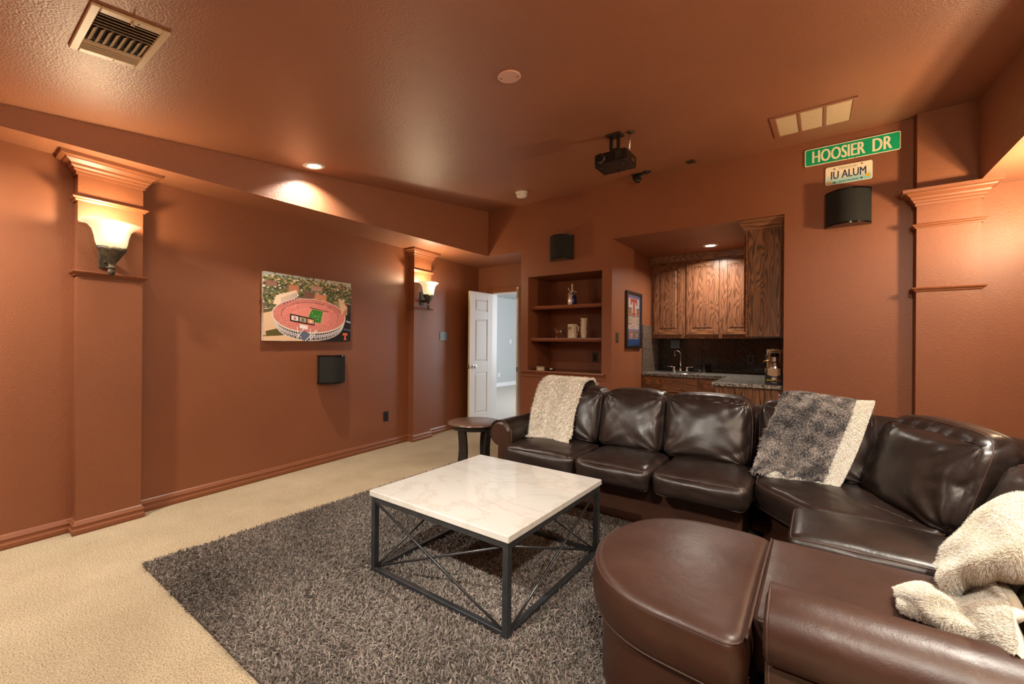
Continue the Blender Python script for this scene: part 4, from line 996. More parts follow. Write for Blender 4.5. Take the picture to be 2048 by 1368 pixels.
# scoreboard
p.poly([(X(.265), Z(.585)), (X(.54), Z(.645)), (X(.54), Z(.755)), (X(.265), Z(.70))], S(60, 30, 26))
for k, c in enumerate(((222, 214, 214), (170, 160, 130), (206, 150, 120))):
    u = .28 + .088 * k; dv = .0185 * k; p.poly([(X(u), Z(.61 + dv)), (X(u + .075), Z(.626 + dv)), (X(u + .075), Z(.695 + dv)), (X(u), Z(.68 + dv))], S(*c)); p.ell(X(u + .037), Z(.655 + dv), .014, .016, S(*((200, 120, 116), (96, 100, 84), (232, 196, 160))[k]))
p.poly([(X(.37), Z(.74)), (X(.46), Z(.76)), (X(.46), Z(.82)), (X(.37), Z(.80))], S(236, 228, 222))
p.poly([(X(.36), Z(.86)), (X(.43), Z(.84)), (X(.50), Z(.9)), (X(.46), Z(1)), (X(.40), Z(.985))], S(96, 104, 124))
for u0, v0, u1, v1 in ((.34, .78, .36, .95), (.49, .8, .49, 1), (.34, .95, .42, .8), (.43, 1, .56, .82), (.49, .98, .57, .83)): p.line(X(u0), Z(v0), X(u1), Z(v1), .007, S(240, 236, 234))
# orange block T
def blockT(p, x, y, w2, h, col):
    t = h * .22; s = w2 * .13
    p.poly([(x - w2 / 2, y + h), (x - w2 / 2, y + h - t * 1.75), (x - w2 / 2 + s, y + h - t * 1.75), (x - w2 / 2 + s * 1.6, y + h - t), (x - s * 1.1, y + h - t), (x - s * 1.1, y + t * .7), (x - s * 2.2, y + t * .7), (x - s * 2.2, y), (x + s * 2.2, y), (x + s * 2.2, y + t * .7), (x + s * 1.1, y + t * .7), (x + s * 1.1, y + h - t), (x + w2 / 2 - s * 1.6, y + h - t), (x + w2 / 2 - s, y + h - t * 1.75), (x + w2 / 2, y + h - t * 1.75), (x + w2 / 2, y + h)], col)
blockT(p, X(.925), Z(.975), .060, .072, S(240, 110, 64))
p.build('printed_picture', 'print', cv, lambda u, v, l: (.0362 + l, u, v), .00004)

# ------------------------------------------------------------------ bow-front speakers
def speaker(label, loc, rz):
    t = thing('wall_speaker', label, 'speaker', loc, (0, 0, rz), 'black bow-front wall speakers')
    W2, Hh, Dp, Ds = .152, .145, .150, .045
    arc = [(-W2 + 2 * W2 * k / 20, -(Ds + (Dp - Ds) * (1 - (abs(-1 + k / 10)) ** 2.2))) for k in range(21)]
    out = [(-W2, -.002)] + arc + [(W2, -.002)]
    bm = BM(); prism(bm, [(x * .985, y * .96 if y < -.01 else y) for x, y in out], -Hh + .014, Hh - .014); ob('cabinet', bm, 'black', t, angle=30)
    bm = BM(); a = arc
    A = [bm.verts.new((x * .99, y * .975 - .001, -Hh + .013)) for x, y in a]; B = [bm.verts.new((x * .99, y * .975 - .001, Hh - .013)) for x, y in a]
    for i in range(len(a) - 1): bm.faces.new([A[i], A[i + 1], B[i + 1], B[i]])
    ob('grille_cloth', bm, 'grille', t, smooth=True)
    for nm, z0, z1 in (('top_cap', Hh - .0135, Hh), ('bottom_cap', -Hh, -Hh + .0135)):
        bm = BM(); prism(bm, out, z0, z1); ob(nm, bm, 'gloss_black', t, angle=30)
    return t
sp = speaker('black bow-front speaker low on the stadium wall beneath the canvas', (wl(2.52), 2.52, .975), PI / 2 + WANG)
for lab, loc, rz in (('black bow-front speaker on the back wall above the shelf niche', (-2.533, YB, 2.403), 0), ('black bow-front speaker on the back wall under the number plate', (.182, YB, 2.402), 0)):
    o = copy_tree(sp); o['label'] = lab; o.location = loc; o.rotation_euler = (0, 0, rz)

# ------------------------------------------------------------------ street sign and number plate on the back wall
def slab_rr(name, w2, h2, r, y0, y1, mat, parent):
    pts = []
    for cx, cy, a in ((w2 - r, -h2 + r, -PI / 2), (w2 - r, h2 - r, 0), (-w2 + r, h2 - r, PI / 2), (-w2 + r, -h2 + r, PI)):
        pts += [(cx + r * math.cos(a + PI / 2 * k / 5), cy + r * math.sin(a + PI / 2 * k / 5)) for k in range(6)]
    bm = BM(); prism(bm, pts, y0, y1, 'y'); return ob(name, bm, mat, parent)
ss = thing('street_sign', 'green street name sign reading HOOSIER DR on the back wall', 'sign', (.196, YB, 2.894))
w2, h2 = .314, .0745
slab_rr('sign_blade', w2, h2, .014, -.010, -.004, 'steel', ss)
p = Print(); SG = S(238, 228, 190)
p.rrect(-w2, -h2, w2, h2, .014, SG); p.rrect(-w2 + .007, -h2 + .007, w2 - .007, h2 - .007, .011, S(0, 158, 104))
p.text('HOOSIER', -.258, -.051, .103, .352, SG, .0032); p.text('DR', .144, -.051, .103, .116, SG, .0032)
p.text('MSD', -.10, -.066, .006, .030, S(150, 140, 70))
p.build('sign_face', 'sheeting', ss, lambda u, v, l: (u, -.0102 - l, v))
for x in (-.02, .03):
    bm = BM(); tmp = bmesh.new(); lathe(tmp, [(.005, 0), (.005, .002), (.003, .003)], 12); merge(bm, tmp, 0, Matrix.Translation((x, -.0105, -.067)) @ Matrix.Rotation(PI / 2, 4, 'X')); ob('rivet', bm, 'brass', ss)
lp_ = thing('number_plate', 'pale Missouri number plate reading IU ALUM under the street sign', 'sign', (.184, YB, 2.704))
w2, h2 = .155, .077
slab_rr('plate', w2, h2, .016, -.008, -.003, 'steel', lp_)
p = Print(); p.rrect(-w2, -h2, w2, h2, .016, S(236, 226, 200)); p.layer += 1
top = np.array(S(244, 226, 196)); bot = np.array(S(120, 196, 200)); L = p.layer
for k in range(16):
    a, b = -h2 + .006 + (2 * h2 - .012) * k / 16, -h2 + .006 + (2 * h2 - .012) * (k + 1) / 16; f = np.clip((k / 15 - .0) / .62, 0, 1)
    inset = .012 if k in (0, 15) else .006
    p.rect(-w2 + inset, a, w2 - inset, b, tuple(bot * (1 - f) + top * f), L)
p.text('IU ALUM', -.116, -.031, .066, .230, S(34, 46, 78), .0014); p.text('MISSOURI', -.062, .046, .017, .118, S(112, 120, 74), .0); p.text('SHOW-ME STATE', -.064, -.064, .012, .128, S(30, 84, 96), .0005)
p.rect(-.140, -.066, -.108, -.050, S(232, 176, 84)); p.rect(.112, -.052, .140, -.028, S(240, 196, 40)); p.rect(.118, -.046, .134, -.036, S(200, 150, 24))
p.build('plate_face', 'sheeting', lp_, lambda u, v, l: (u, -.0082 - l, v), .0001)
for x, z, m in ((-.092, .053, 'bronze'), (.088, .060, 'brass'), (-.092, -.062, 'gap'), (.087, -.056, 'gap')):
    bm = BM(); tmp = bmesh.new(); lathe(tmp, [(.0055, 0), (.0055, .002), (.003, .004)], 12); merge(bm, tmp, 0, Matrix.Translation((x, -.0105, z)) @ Matrix.Rotation(PI / 2, 4, 'X')); ob('screw', bm, m, lp_)

# ------------------------------------------------------------------ ceiling fittings (local z down is negative, tilted with the ceiling)
def ceil_thing(name, label, cat, x, y, rz=0, group=None):
    t = thing(name, label, cat, (x, y, cz(y)), (0, 0, 0), group); t.rotation_mode = 'XYZ'
    t.rotation_euler = (Matrix.Rotation(TILT, 4, 'X') @ Matrix.Rotation(rz, 4, 'Z')).to_euler(); return t
v = ceil_thing('ceiling_register', 'tan metal air register with louvres in the ceiling above the near pilaster', 'vent', -2.525, .512)
a, b = .216, .128
bm = BM()
for x0, x1, y0, y1 in ((-a, a, -b, -b + .030), (-a, a, b - .030, b), (-a, -a + .038, -b + .030, b - .030), (a - .038, a, -b + .030, b - .030)): box(bm, x0, x1, y0, y1, -.012, -.0005, .003, 1)
ob('frame', bm, 'vent', v)
bm = BM(); box(bm, -a + .038, a - .038, -b + .03, b - .03, -.0012, -.0006); ob('duct_shadow', bm, 'ventdark', v)
ix, iy = a - .038, b - .030
def slat(x0, x1, yc, tilt, along='x', d=.013, z=-.008):
    bm = BM(); box(bm, x0, x1, -d / 2, d / 2, -.0006, .0006)
    for q in bm.verts:
        c, s2 = math.cos(tilt), math.sin(tilt); y, zz = q.co.y * c - q.co.z * s2, q.co.y * s2 + q.co.z * c; q.co.y = y; q.co.z = zz
    for q in bm.verts: q.co.z += z
    if along == 'x':
        for q in bm.verts: q.co.y += yc
    else:
        for q in bm.verts: q.co.x, q.co.y = yc - q.co.y, q.co.x
    return ob('slat', bm, 'vent', v)
for k in range(5): slat(-iy, iy, ix - .014 - .0245 * k, math.radians(40), 'y', .020, -.009)
for k in range(4): slat(-iy, iy, -ix + .012 + .0215 * k, math.radians(-40), 'y', .018, -.009)
for k in range(8): slat(-ix + .098, ix - .135, -iy + .014 + .0242 * k, math.radians(35), 'x', .017, -.008)
bm = BM(); box(bm, a - .034, a - .006, -.004, .004, -.020, -.012, .001, 1); box(bm, a - .014, a - .002, -.002, .002, -.034, -.016, .001, 1); ob('damper_lever', bm, 'vent', v)
for x in (-a + .018, a - .018):
    bm = BM(); lathe(bm, [(.004, -.0135), (.004, -.0118)], 10, (x, .02, 0)); ob('screw', bm, 'bronze', v)
d = ceil_thing('ceiling_cover_disc', 'round pale painted cover disc with two screws in the middle of the ceiling', 'cover', -1.416, 1.918, .5)
bm = BM(); lathe(bm, [(.064, -.0005), (.066, -.006), (.062, -.010), (.0, -.011)], 36, capb=False, capt=False); ob('disc', bm, 'pink_pl', d, angle=40)
for s in (-1, 1):
    bm = BM(); lathe(bm, [(.0045, -.0125), (.0045, -.0108)], 10, (s * .046, 0, 0)); ob('screw', bm, 'bronze', d)
s = ceil_thing('smoke_detector', 'round white smoke detector on the ceiling near the back left corner', 'smoke detector', -2.777, 4.017)
bm = BM(); lathe(bm, [(.070, -.0005), (.070, -.012), (.064, -.018)], 32, capb=False); ob('base_ring', bm, 'white_pl', s, angle=40)
bm = BM(); lathe(bm, [(.055, -.018), (.055, -.030), (.060, -.034), (.058, -.052), (.046, -.062), (.018, -.066), (.0, -.066)], 32, capb=False, capt=False); ob('sensing_head', bm, 'white_pl', s, angle=40)
fg = ceil_thing('return_air_grille', 'return air grille with three tan filter panels in the ceiling above the street sign', 'vent', -.063, 3.955)
a, b = .262, .258
xs = [-a, -a + .040, -.084, -.066, .066, .084, a - .022, a]; xs = [-.255, -.218, -.086, -.066, .070, .090, .236, .262]
bm = BM()
for x0, x1 in ((xs[0], xs[1]), (xs[2], xs[3]), (xs[4], xs[5]), (xs[6], xs[7])): box(bm, x0, x1, -b, b, -.010, -.0005, .002, 1)
for y0, y1 in ((-b, -b + .03), (b - .03, b)): box(bm, xs[0], xs[7], y0, y1, -.0098, -.0006, .002, 1)
ob('frame', bm, 'ceil', fg)
for x0, x1 in ((xs[1], xs[2]), (xs[3], xs[4]), (xs[5], xs[6])):
    bm = BM(); box(bm, x0 + .0005, x1 - .0005, -b + .0305, b - .0305, -.006, -.001, .001, 1); ob('filter_panel', bm, 'filter', fg)
# projector
pj = thing('projector', 'black video projector hanging from the ceiling on a bracket', 'projector', (-1.312, 3.180, cz(3.18)), (0, 0, 0))
z0 = 2.640 - cz(3.18); z1 = z0 + .085
bm = BM(); prism(bm, [(-.133, -.085), (-.115, -.108), (.115, -.112), (.133, -.095), (.133, .105), (-.133, .105)], z0 + .012, z1); ob('housing', bm, 'gloss_black', pj)
bm = BM(); prism(bm, [(-.131, -.085), (-.113, -.106), (.113, -.110), (.131, -.093), (.131, .103), (-.131, .103)], z0, z0 + .0115); ob('lower_shell', bm, 'black', pj)
bm = BM(); tmp = bmesh.new(); lathe(tmp, [(.034, -.004), (.034, .016), (.028, .020), (.026, .010), (.018, .006), (.0, .010)], 28, capb=True, capt=False); merge(bm, tmp, 0, Matrix.Translation((-.070, -.108, z0 + .048)) @ Matrix.Rotation(PI / 2, 4, 'X')); ob('lens', bm, 'gloss_black', pj, angle=35)
bm = BM(); tmp = bmesh.new(); lathe(tmp, [(.036, .000), (.036, .006), (.0345, .006), (.0345, 0)], 28, capb=False, capt=False); merge(bm, tmp, 0, Matrix.Translation((-.070, -.1085, z0 + .048)) @ Matrix.Rotation(PI / 2, 4, 'X')); ob('lens_ring', bm, 'steel', pj)
for k in range(6):
    bm = BM(); x = .052 + .009 * k; box(bm, x, x + .004, -.1135, -.1095, z0 + .022, z1 - .012); ob('vent_rib', bm, 'bronze', pj)
bm = BM(); box(bm, .1335, .1345, .02, .05, z0 + .03, z0 + .05); ob('side_badge', bm, 'steel', pj)
for x, y in ((-.09, -.06), (.09, -.06), (0, .08)):
    bm = BM(); lathe(bm, [(.010, z0 - .012), (.012, z0)], 14, (x, y, 0)); ob('levelling_foot', bm, 'black', pj)
bm = BM(); box(bm, -.055, .060, -.06, .05, -.010, .0035, .004); 
for q in bm.verts: q.co.z += .112 * q.co.y - .003
ob('ceiling_plate', bm, 'black', pj)
bm = BM()
for s in (-1, 1): box(bm, s * .030 - .010, s * .030 + .010, -.02, .012, z1 + .055, -.008, .002)
box(bm, -.038, .038, -.018, .010, z1 + .040, z1 + .060, .003); ob('yoke', bm, 'black', pj)
bm = BM(); lathe(bm, [(.016, z1 + .018), (.022, z1 + .030), (.016, z1 + .044)], 16, (0, -.004, 0)); ob('ball_joint', bm, 'gloss_black', pj)
bm = BM(); box(bm, -.06, .055, -.05, .05, z1 + .001, z1 + .020, .005); ob('mount_base', bm, 'black', pj)
tube_b = BM(); tube(tube_b, [(.122, .012, -.004), (.116, .012, -.06), (.108, .010, z1 + .002)], .006, 10); ob('cable_conduit', tube_b, 'steel', pj, smooth=True)
bm = BM(); lathe(bm, [(.030, -.004), (.026, -.0015), (.0, -.001)], 24, (.122, .012, .0), capb=True, capt=False); ob('conduit_rose', bm, 'bronze', pj, smooth=True)
# small sensor and plates near the back of the ceiling
sn = ceil_thing('ceiling_sensor', 'small glossy black sensor on the ceiling behind the projector', 'sensor', -1.545, 4.36)
bm = BM(); box(bm, -.060, .055, -.05, .035, -.010, -.0005, .003); ob('base_plate', bm, 'black', sn)
bm = BM(); box(bm, -.050, .035, -.040, .030, -.060, -.010, .014, 3); ob('body', bm, 'gloss_black', sn)
bm = BM(); lathe(bm, [(.0, -.092), (.020, -.088), (.030, -.072), (.030, -.058)], 20, (-.005, -.006, 0), capb=False, capt=False); ob('dome', bm, 'gloss_black', sn, smooth=True)
bm = BM(); box(bm, .036, .038, -.02, .01, -.050, -.022, .001); ob('badge', bm, 'steel', sn)
s2 = ceil_thing('ceiling_jack', 'small dark socket plate on the ceiling right beside the glossy sensor', 'plate', -1.442, 4.33)
bm = BM(); prism(bm, [(-.05, 0), (0, -.05), (.05, 0), (0, .05)], -.010, -.0005); ob('cover_plate', bm, 'black', s2)
bm = BM(); lathe(bm, [(.016, -.028), (.020, -.010)], 16); ob('plug', bm, 'black', s2)
s3 = ceil_thing('blank_plate', 'small dark blank plate on the ceiling close to the back wall', 'plate', -1.02, 4.34)
bm = BM(); box(bm, -.040, .040, -.055, .055, -.006, -.0005, .003); ob('cover_plate', bm, 'bronze', s3)
bm = BM(); box(bm, -.018, .018, -.03, .03, -.008, -.006, .001); ob('insert', bm, 'black', s3)

# ------------------------------------------------------------------ things on the niche shelves
bt = thing('gift_bottle', 'bottle gift-wrapped in blue and silver foil with cream ribbon on the upper shelf', 'bottle', (-2.478, 4.70, 1.7335), (0, 0, .2))
bm = BM(); lathe(bm, [(.052, 0), (.056, .004), (.054, .05), (.048, .10), (.040, .128), (.022, .142), (.018, .150)], 28, mi=0)
bm.faces.ensure_lookup_table()
for f in bm.faces:
    c = f.calc_center_median(); f.material_index = 1 if -2.75 < math.atan2(c.y, c.x) < -1.35 else 0
for q in bm.verts:
    a = math.atan2(q.co.y, q.co.x); r = 1 + .06 * math.sin(7 * a + 20 * q.co.z); q.co.x *= r; q.co.y *= r
ob('foil_wrap', bm, ['bag_blue', 'bag_silver'], bt, smooth=True)
bm = BM(); lathe(bm, [(.012, .145), (.012, .19), (.010, .255), (.007, .262)], 14); ob('bottle_neck', bm, 'cream_ceramic', bt, smooth=True)
for k, pts in enumerate([[(0, -.02, .150), (-.02, -.03, .168), (-.034, -.03, .188), (-.046, -.028, .21)], [(0, -.02, .150), (.02, -.032, .170), (.042, -.032, .160), (.040, -.032, .130), (.018, -.034, .118)], [(0, -.02, .150), (.03, -.02, .17), (.064, -.02, .150)], [(0, -.02, .15), (-.025, -.032, .150), (-.044, -.032, .122)], [(-.02, -.045, .118), (0, -.05, .106), (.022, -.046, .118)]]):
    bm = BM(); tube(bm, pts, .0045, 6); ob('ribbon', bm, 'ribbon', bt, smooth=True)
# ceramic horse
hs = thing('horse_figurine', 'small brown glazed horse figurine on the lower shelf', 'figurine', (-2.665, 4.72, 1.3275), (0, 0, PI))
def skin(name, verts, edges, rad, mat, parent, sub=2):
    me = bpy.data.meshes.new(name); me.from_pydata(verts, edges, []); o = link(name, me, mat, parent, False)
    md = o.modifiers.new('skin', 'SKIN'); md.use_smooth_shade = True
    for vv2, r in zip(me.skin_vertices[0].data, rad): vv2.radius = (r, r) if not isinstance(r, tuple) else r
    me.skin_vertices[0].data[0].use_root = True
    o.modifiers.new('sub', 'SUBSURF').levels = sub; o.modifiers['sub'].render_levels = sub
    return o
# local x forward (towards the shelf's left end)
V = [(-.030, 0, .078), (0, 0, .076), (.032, 0, .080), (.048, 0, .098), (.056, 0, .118), (.064, 0, .126), (.080, 0, .112), (.086, 0, .106),
     (.034, .010, .058), (.036, .011, .034), (.034, .011, .016), (.036, .011, .004), (.034, -.010, .058), (.044, -.011, .036), (.040, -.011, .018), (.044, -.011, .004),
     (-.036, .011, .060), (-.030, .012, .040), (-.042, .012, .022), (-.040, .012, .004), (-.036, -.011, .060), (-.034, -.012, .040), (-.046, -.012, .022), (-.044, -.012, .004)]
Ed = [(0, 1), (1, 2), (2, 3), (3, 4), (4, 5), (5, 6), (6, 7), (2, 8), (8, 9), (9, 10), (10, 11), (2, 12), (12, 13), (13, 14), (14, 15), (0, 16), (16, 17), (17, 18), (18, 19), (0, 20), (20, 21), (21, 22), (22, 23)]
Rd = [.019, .017, .019, .013, .010, .010, .006, .005, .009, .0055, .0042, .005, .009, .0055, .0042, .005, .011, .007, .0045, .005, .011, .007, .0045, .005]
Rd = [(a, a) for a in Rd]
skin('body', V, Ed, Rd, 'horse', hs)
bm = BM(); tube(bm, [(-.046, 0, .088), (-.058, 0, .080), (-.064, 0, .060), (-.062, 0, .040)], [.004, .007, .007, .002], 8); ob('tail', bm, 'horseblack', hs, smooth=True)
bm = BM(); tube(bm, [(.060, 0, .137), (.048, 0, .128), (.038, 0, .110), (.026, 0, .098)], [.003, .005, .005, .002], 8); ob('mane', bm, 'horseblack', hs, smooth=True)
for s in (-1, 1):
    bm = BM(); tube(bm, [(.060, s * .005, .132), (.060, s * .007, .144)], [.0035, .0008], 6); ob('ear', bm, 'horse', hs, smooth=True)
bm = BM(); lathe(bm, [(.0065, .0), (.0055, .016)], 10, (.036, .011, 0)); ob('white_sock', bm, 'horsewhite', hs)
bm = BM(); box(bm, -.040, -.016, .013, .0205, .074, .094, .003, 2); ob('white_patch', bm, 'horsewhite', hs)
# stein
st = thing('ceramic_stein', 'tall cream stein with dark lettering and loop handle on the lower shelf', 'mug', (-2.483, 4.72, 1.3275))
bm = BM(); lathe(bm, [(.058, 0), (.060, .004), (.0575, .012), (.0575, .155), (.061, .162), (.061, .170), (.056, .171), (.053, .165), (.053, .02), (0, .015)], 36, capt=False); ob('body', bm, 'cream_ceramic', st, angle=40)
bm = BM(); tube(bm, [(.054, -.01, .148), (.075, -.014, .150), (.090, -.016, .130), (.090, -.016, .085), (.078, -.014, .050), (.055, -.01, .030)], .0065, 10); ob('handle', bm, 'cream_ceramic', st, smooth=True)
p = Print(); DK = S(48, 40, 40)
p.text('Home', -.034, .118, .022, .050, DK, .0008); p.layer -= 1; p.text('SWEET', -.040, .104, .009, .052, DK, .01); p.layer -= 1
for k, z in enumerate((.088, .070, .054, .040, .028)): p.text('good cheer and song'[:14 + k], -.042, z, .007, .064 + .003 * (k % 2), S(90, 80, 70)); p.layer -= 1
p.build('lettering', 'print', st, lambda u, v2, l: (.0582 * math.sin(u / .058), -.0582 * math.cos(u / .058), v2))
# four stacked cups, each a thing
cprof = [(.030, 0), (.031, .003), (.036, .045), (.041, .082), (.044, .086), (.044, .089), (.041, .089), (.038, .082), (.030, .01), (0, .008)]
CL = ['lowest cream cup of the stack beside the stein', 'second cup from the bottom in the stack beside the stein', 'third cup from the bottom in the stack beside the stein', 'top cup of the stack beside the stein']
for k in range(4):
    c = thing('ceramic_cup', CL[k], 'cup', (-2.330 + (.001, -.001, .002, .003)[k], 4.72, 1.3275 + .0505 * k), (0, 0, .3 * k), 'stacked cream cups')
    bm = BM(); lathe(bm, cprof, 28, capt=False)
    ob('body', bm, 'cream_ceramic', c, angle=40)
    p = Print(); th0 = -.35
    for q, u in enumerate((-.016, -.004)): p.line(u, .052 + .006 * q, u + .006, .074, .003, DK); p.ell(u + .003, .051 + .006 * q, .004, .003, DK, 10)
    p.build('painted_notes', 'print', c, lambda u, v2, l: ((.0385 + .0026 * (v2 - .05) / .03 + .0016) * math.sin(u / .04 - .45 - .3 * k), -(.0385 + .0026 * (v2 - .05) / .03 + .0016) * math.cos(u / .04 - .45 - .3 * k), v2))
for k, (dz, m, lab) in enumerate(((.0, 'cream_ceramic', 'lowest cream coaster on the niche sill'), (.019, 'cream_ceramic', 'middle cream coaster of the small stack on the niche sill'), (.037, 'cork', 'tan cork coaster on top of the small stack on the niche sill'))):
    c = thing('coaster', lab, 'coaster', (-2.885, 4.63, NZ0 + .001 + dz), (0, 0, .05 * k), 'coasters stacked on the niche sill')
    bm = BM(); lathe(bm, [(.050, 0), (.052, .002), (.052, .0145), (.050, .0165)], 28); ob('disc', bm, m, c, angle=40)
    bm = BM(); lathe(bm, [(.0515, .0166), (.0515, .0182)], 28); ob('felt_base', bm, 'gap', c)
tr = thing('small_dish', 'small black dish holding a white scrap beside the coasters', 'dish', (-2.765, 4.68, NZ0 + .001))
bm = BM(); lathe(bm, [(.040, 0), (.050, .004), (.060, .014), (.058, .015), (.046, .006), (0, .005)], 28, capt=False); ob('bowl', bm, 'gloss_black', tr, smooth=True)
bm = BM(); box(bm, -.012, .026, -.014, .012, .010, .026, .006, 2); ob('scrap', bm, 'white_pl', tr, smooth=True)

# ------------------------------------------------------------------ bar alcove
fp = thing('framed_print', 'black framed blue matted print with a red T on the alcove side wall', 'picture', (AX0, 5.215, 1.556), (0, 0, PI / 2))
FW, FH = .265, .350
# local: x across along +Y, y outwards is -y
bm = BM()
for x0, x1, z0_, z1_ in ((-FW, FW, FH - .035, FH), (-FW, FW, -FH, -FH + .035), (-FW, -FW + .035, -FH + .035, FH - .035), (FW - .035, FW, -FH + .035, FH - .035)): box(bm, x0, x1, -.030, -.002, z0_, z1_, .005, 2)
ob('frame', bm, 'frameblack', fp)
bm = BM(); box(bm, -FW + .034, FW - .034, -.012, -.004, -FH + .034, FH - .034); ob('backing_board', bm, 'white_pl', fp)
p = Print(); iw, ih = FW - .035, FH - .035
p.rect(-iw, -ih, iw, ih, S(92, 108, 168)); p.rect(-iw + .04, -.115, iw - .045, .27, S(240, 232, 232)); p.rect(-iw, -ih, iw, -ih + .075, S(52, 96, 168))
RD = S(196, 62, 62); blockT(p, .0, .055, .24, .21, RD)
p.rect(-.012, .07, .012, .22, S(226, 110, 104))
for x0, x1 in ((-iw + .03, -.075), (.085, iw - .03)):
    p.rect(x0, -.055, x1, .150, S(96, 74, 110)); p.rect(x0 + .010, .055, x1 - .01, .135, S(206, 150, 92)); p.ell((x0 + x1) / 2, .10, .018, .026, S(90, 56, 44), 14); p.rect(x0 + .01, -.045, x1 - .01, .045, S(222, 214, 182)); p.ell((x0 + x1) / 2, 0, .018, .022, S(178, 176, 120), 14)
p.rect(-.06, -.05, .065, .045, S(238, 196, 190)); p.rect(-.06, .038, .065, .05, S(120, 100, 150)); p.rect(-.13, -.105, .04, -.06, S(236, 190, 186)); p.rect(.06, -.105, .15, -.05, S(226, 214, 206))
for x0, x1, c in ((-.165, -.02, (150, 110, 96)), (.015, .16, (96, 104, 72))):
    p.rect(x0, -.235, x1, -.13, S(236, 230, 222)); p.rect(x0 + .006, -.229, x1 - .006, -.136, S(*c)); p.ell((x0 + x1) / 2 - .025, -.185, .018, .040, S(226, 120, 110), 14); p.ell((x0 + x1) / 2 + .02, -.19, .022, .034, S(232, 210, 160), 14)
p.build('printed_sheet', 'print', fp, lambda u, v2, l: (u, -.0122 - l, v2), .00008)
bm = BM(); box(bm, -FW + .034, FW - .034, -.0185, -.0165, -FH + .034, FH - .034); ob('glass_pane', bm, 'glass', fp)
# tiles
bm = BM()
T = .3048
for c in range(6):
    x0 = AX0 + .004 + c * T * .98; x1 = min(x0 + T * .98 - .003, AX1 - .002)
    if x1 - x0 < .03: continue
    for z0_, z1_ in ((.888, 1.190), (1.194, 1.345)):
        bm2 = BM(); box(bm2, x0, x1, AY - .012, AY - .0005, z0_, z1_, .0015, 1); ob('tile', bm2, 'granite_tile', wall_back)
bm.free()
for c in range(3):
    y0 = 5.56 + c * .232; y1 = y0 + .229
    for z0_, z1_ in ((.888, .95), (.953, 1.190), (1.193, 1.510)):
        bm2 = BM(); box(bm2, AX0 + .0005, AX0 + .012, y0, min(y1, AY - .013), z0_, z1_, .0015, 1); ob('tile', bm2, 'granite_brown', wall_back)
# upper cabinets on the back
FY = 5.91
uc = thing('upper_cabinet', 'oak wall cabinet with three raised panel doors above the sink', 'cabinet', (0, 0, 0))
bm = BM(); box(bm, AX0 + .003, -.60, FY + .022, AY - .003, 1.352, 2.405); ob('carcass', bm, 'oak', uc)
for x0, x1 in ((AX0 + .003, -1.835), (-1.495, -1.415), (-1.055, -.985), (-.645, -.60)): bm = BM(); box(bm, x0, x1, FY + .002, FY + .0215, 1.337, 2.365, .0015, 1); ob('face_stile', bm, 'oak', uc)
for za, zb in ((1.337, 1.395), (2.315, 2.37)): bm = BM(); box(bm, AX0 + .003, -.60, FY + .0025, FY + .0213, za, zb, .0015, 1); ob('face_rail', bm, 'oakh', uc)
for x0, x1 in ((-1.852, -1.480), (-1.430, -1.038), (-1.002, -.618)):
    dd = bpy.data.objects.new('door', None); COL.objects.link(dd); dd.parent = uc; dd.location = (x0, FY - .018, 1.388)
    w_, h_ = x1 - x0, .938
    panel_leaf(dd, w_, h_, .0195, [(.060, w_ - .060)], [(.062, h_ - .062)], 'oak', 'oakh', 'oak')
CRN = [(0, 2.355), (.010, 2.355), (.014, 2.370), (.030, 2.384), (.036, 2.396), (.056, 2.418), (.062, 2.428), (.064, 2.439), (0, 2.439)]
bm = BM(); sweep(bm, [(AX0 + .002, FY + .002), (-.62, FY + .002)], CRN, side=1); ob('crown_moulding', bm, 'oakh', uc)
for x in (-1.455, -1.02):
    bm = BM(); box(bm, x - .006, x + .006, FY - .004, FY + .002, 1.36, 1.42, .001, 1); ob('hinge', bm, 'brass', uc)
# right cabinet, end panel towards the room
rc = thing('tall_wall_cabinet', 'oak wall cabinet end panel at the right edge of the bar alcove', 'cabinet', (0, 0, 0))
EY = 4.645
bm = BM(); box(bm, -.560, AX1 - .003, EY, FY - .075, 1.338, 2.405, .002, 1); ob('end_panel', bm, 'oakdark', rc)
bm = BM(); box(bm, -.583, -.5605, EY + .001, FY - .075, 1.338, 2.395, .002, 1); ob('face_frame', bm, 'oaky', rc)
bm = BM(); box(bm, -.5605, -.530, EY - .006, EY - .0005, 1.338, 2.36, .0015, 1); ob('corner_stile', bm, 'oakdark', rc)
for k in range(3):
    dd = bpy.data.objects.new('door', None); COL.objects.link(dd); dd.parent = rc; dd.location = (-.6035, EY + .03 + .385 * (k + 1) - .01, 1.388); dd.rotation_euler = (0, 0, -PI / 2)
    panel_leaf(dd, .36, .938, .0195, [(.060, .30)], [(.062, .876)], 'oaky', 'oaky', 'oak')
bm = BM(); sweep(bm, [(-.583, FY - .075), (-.583, EY), (AX1 - .002, EY)], CRN, side=1); ob('crown_moulding', bm, 'oakh', rc)
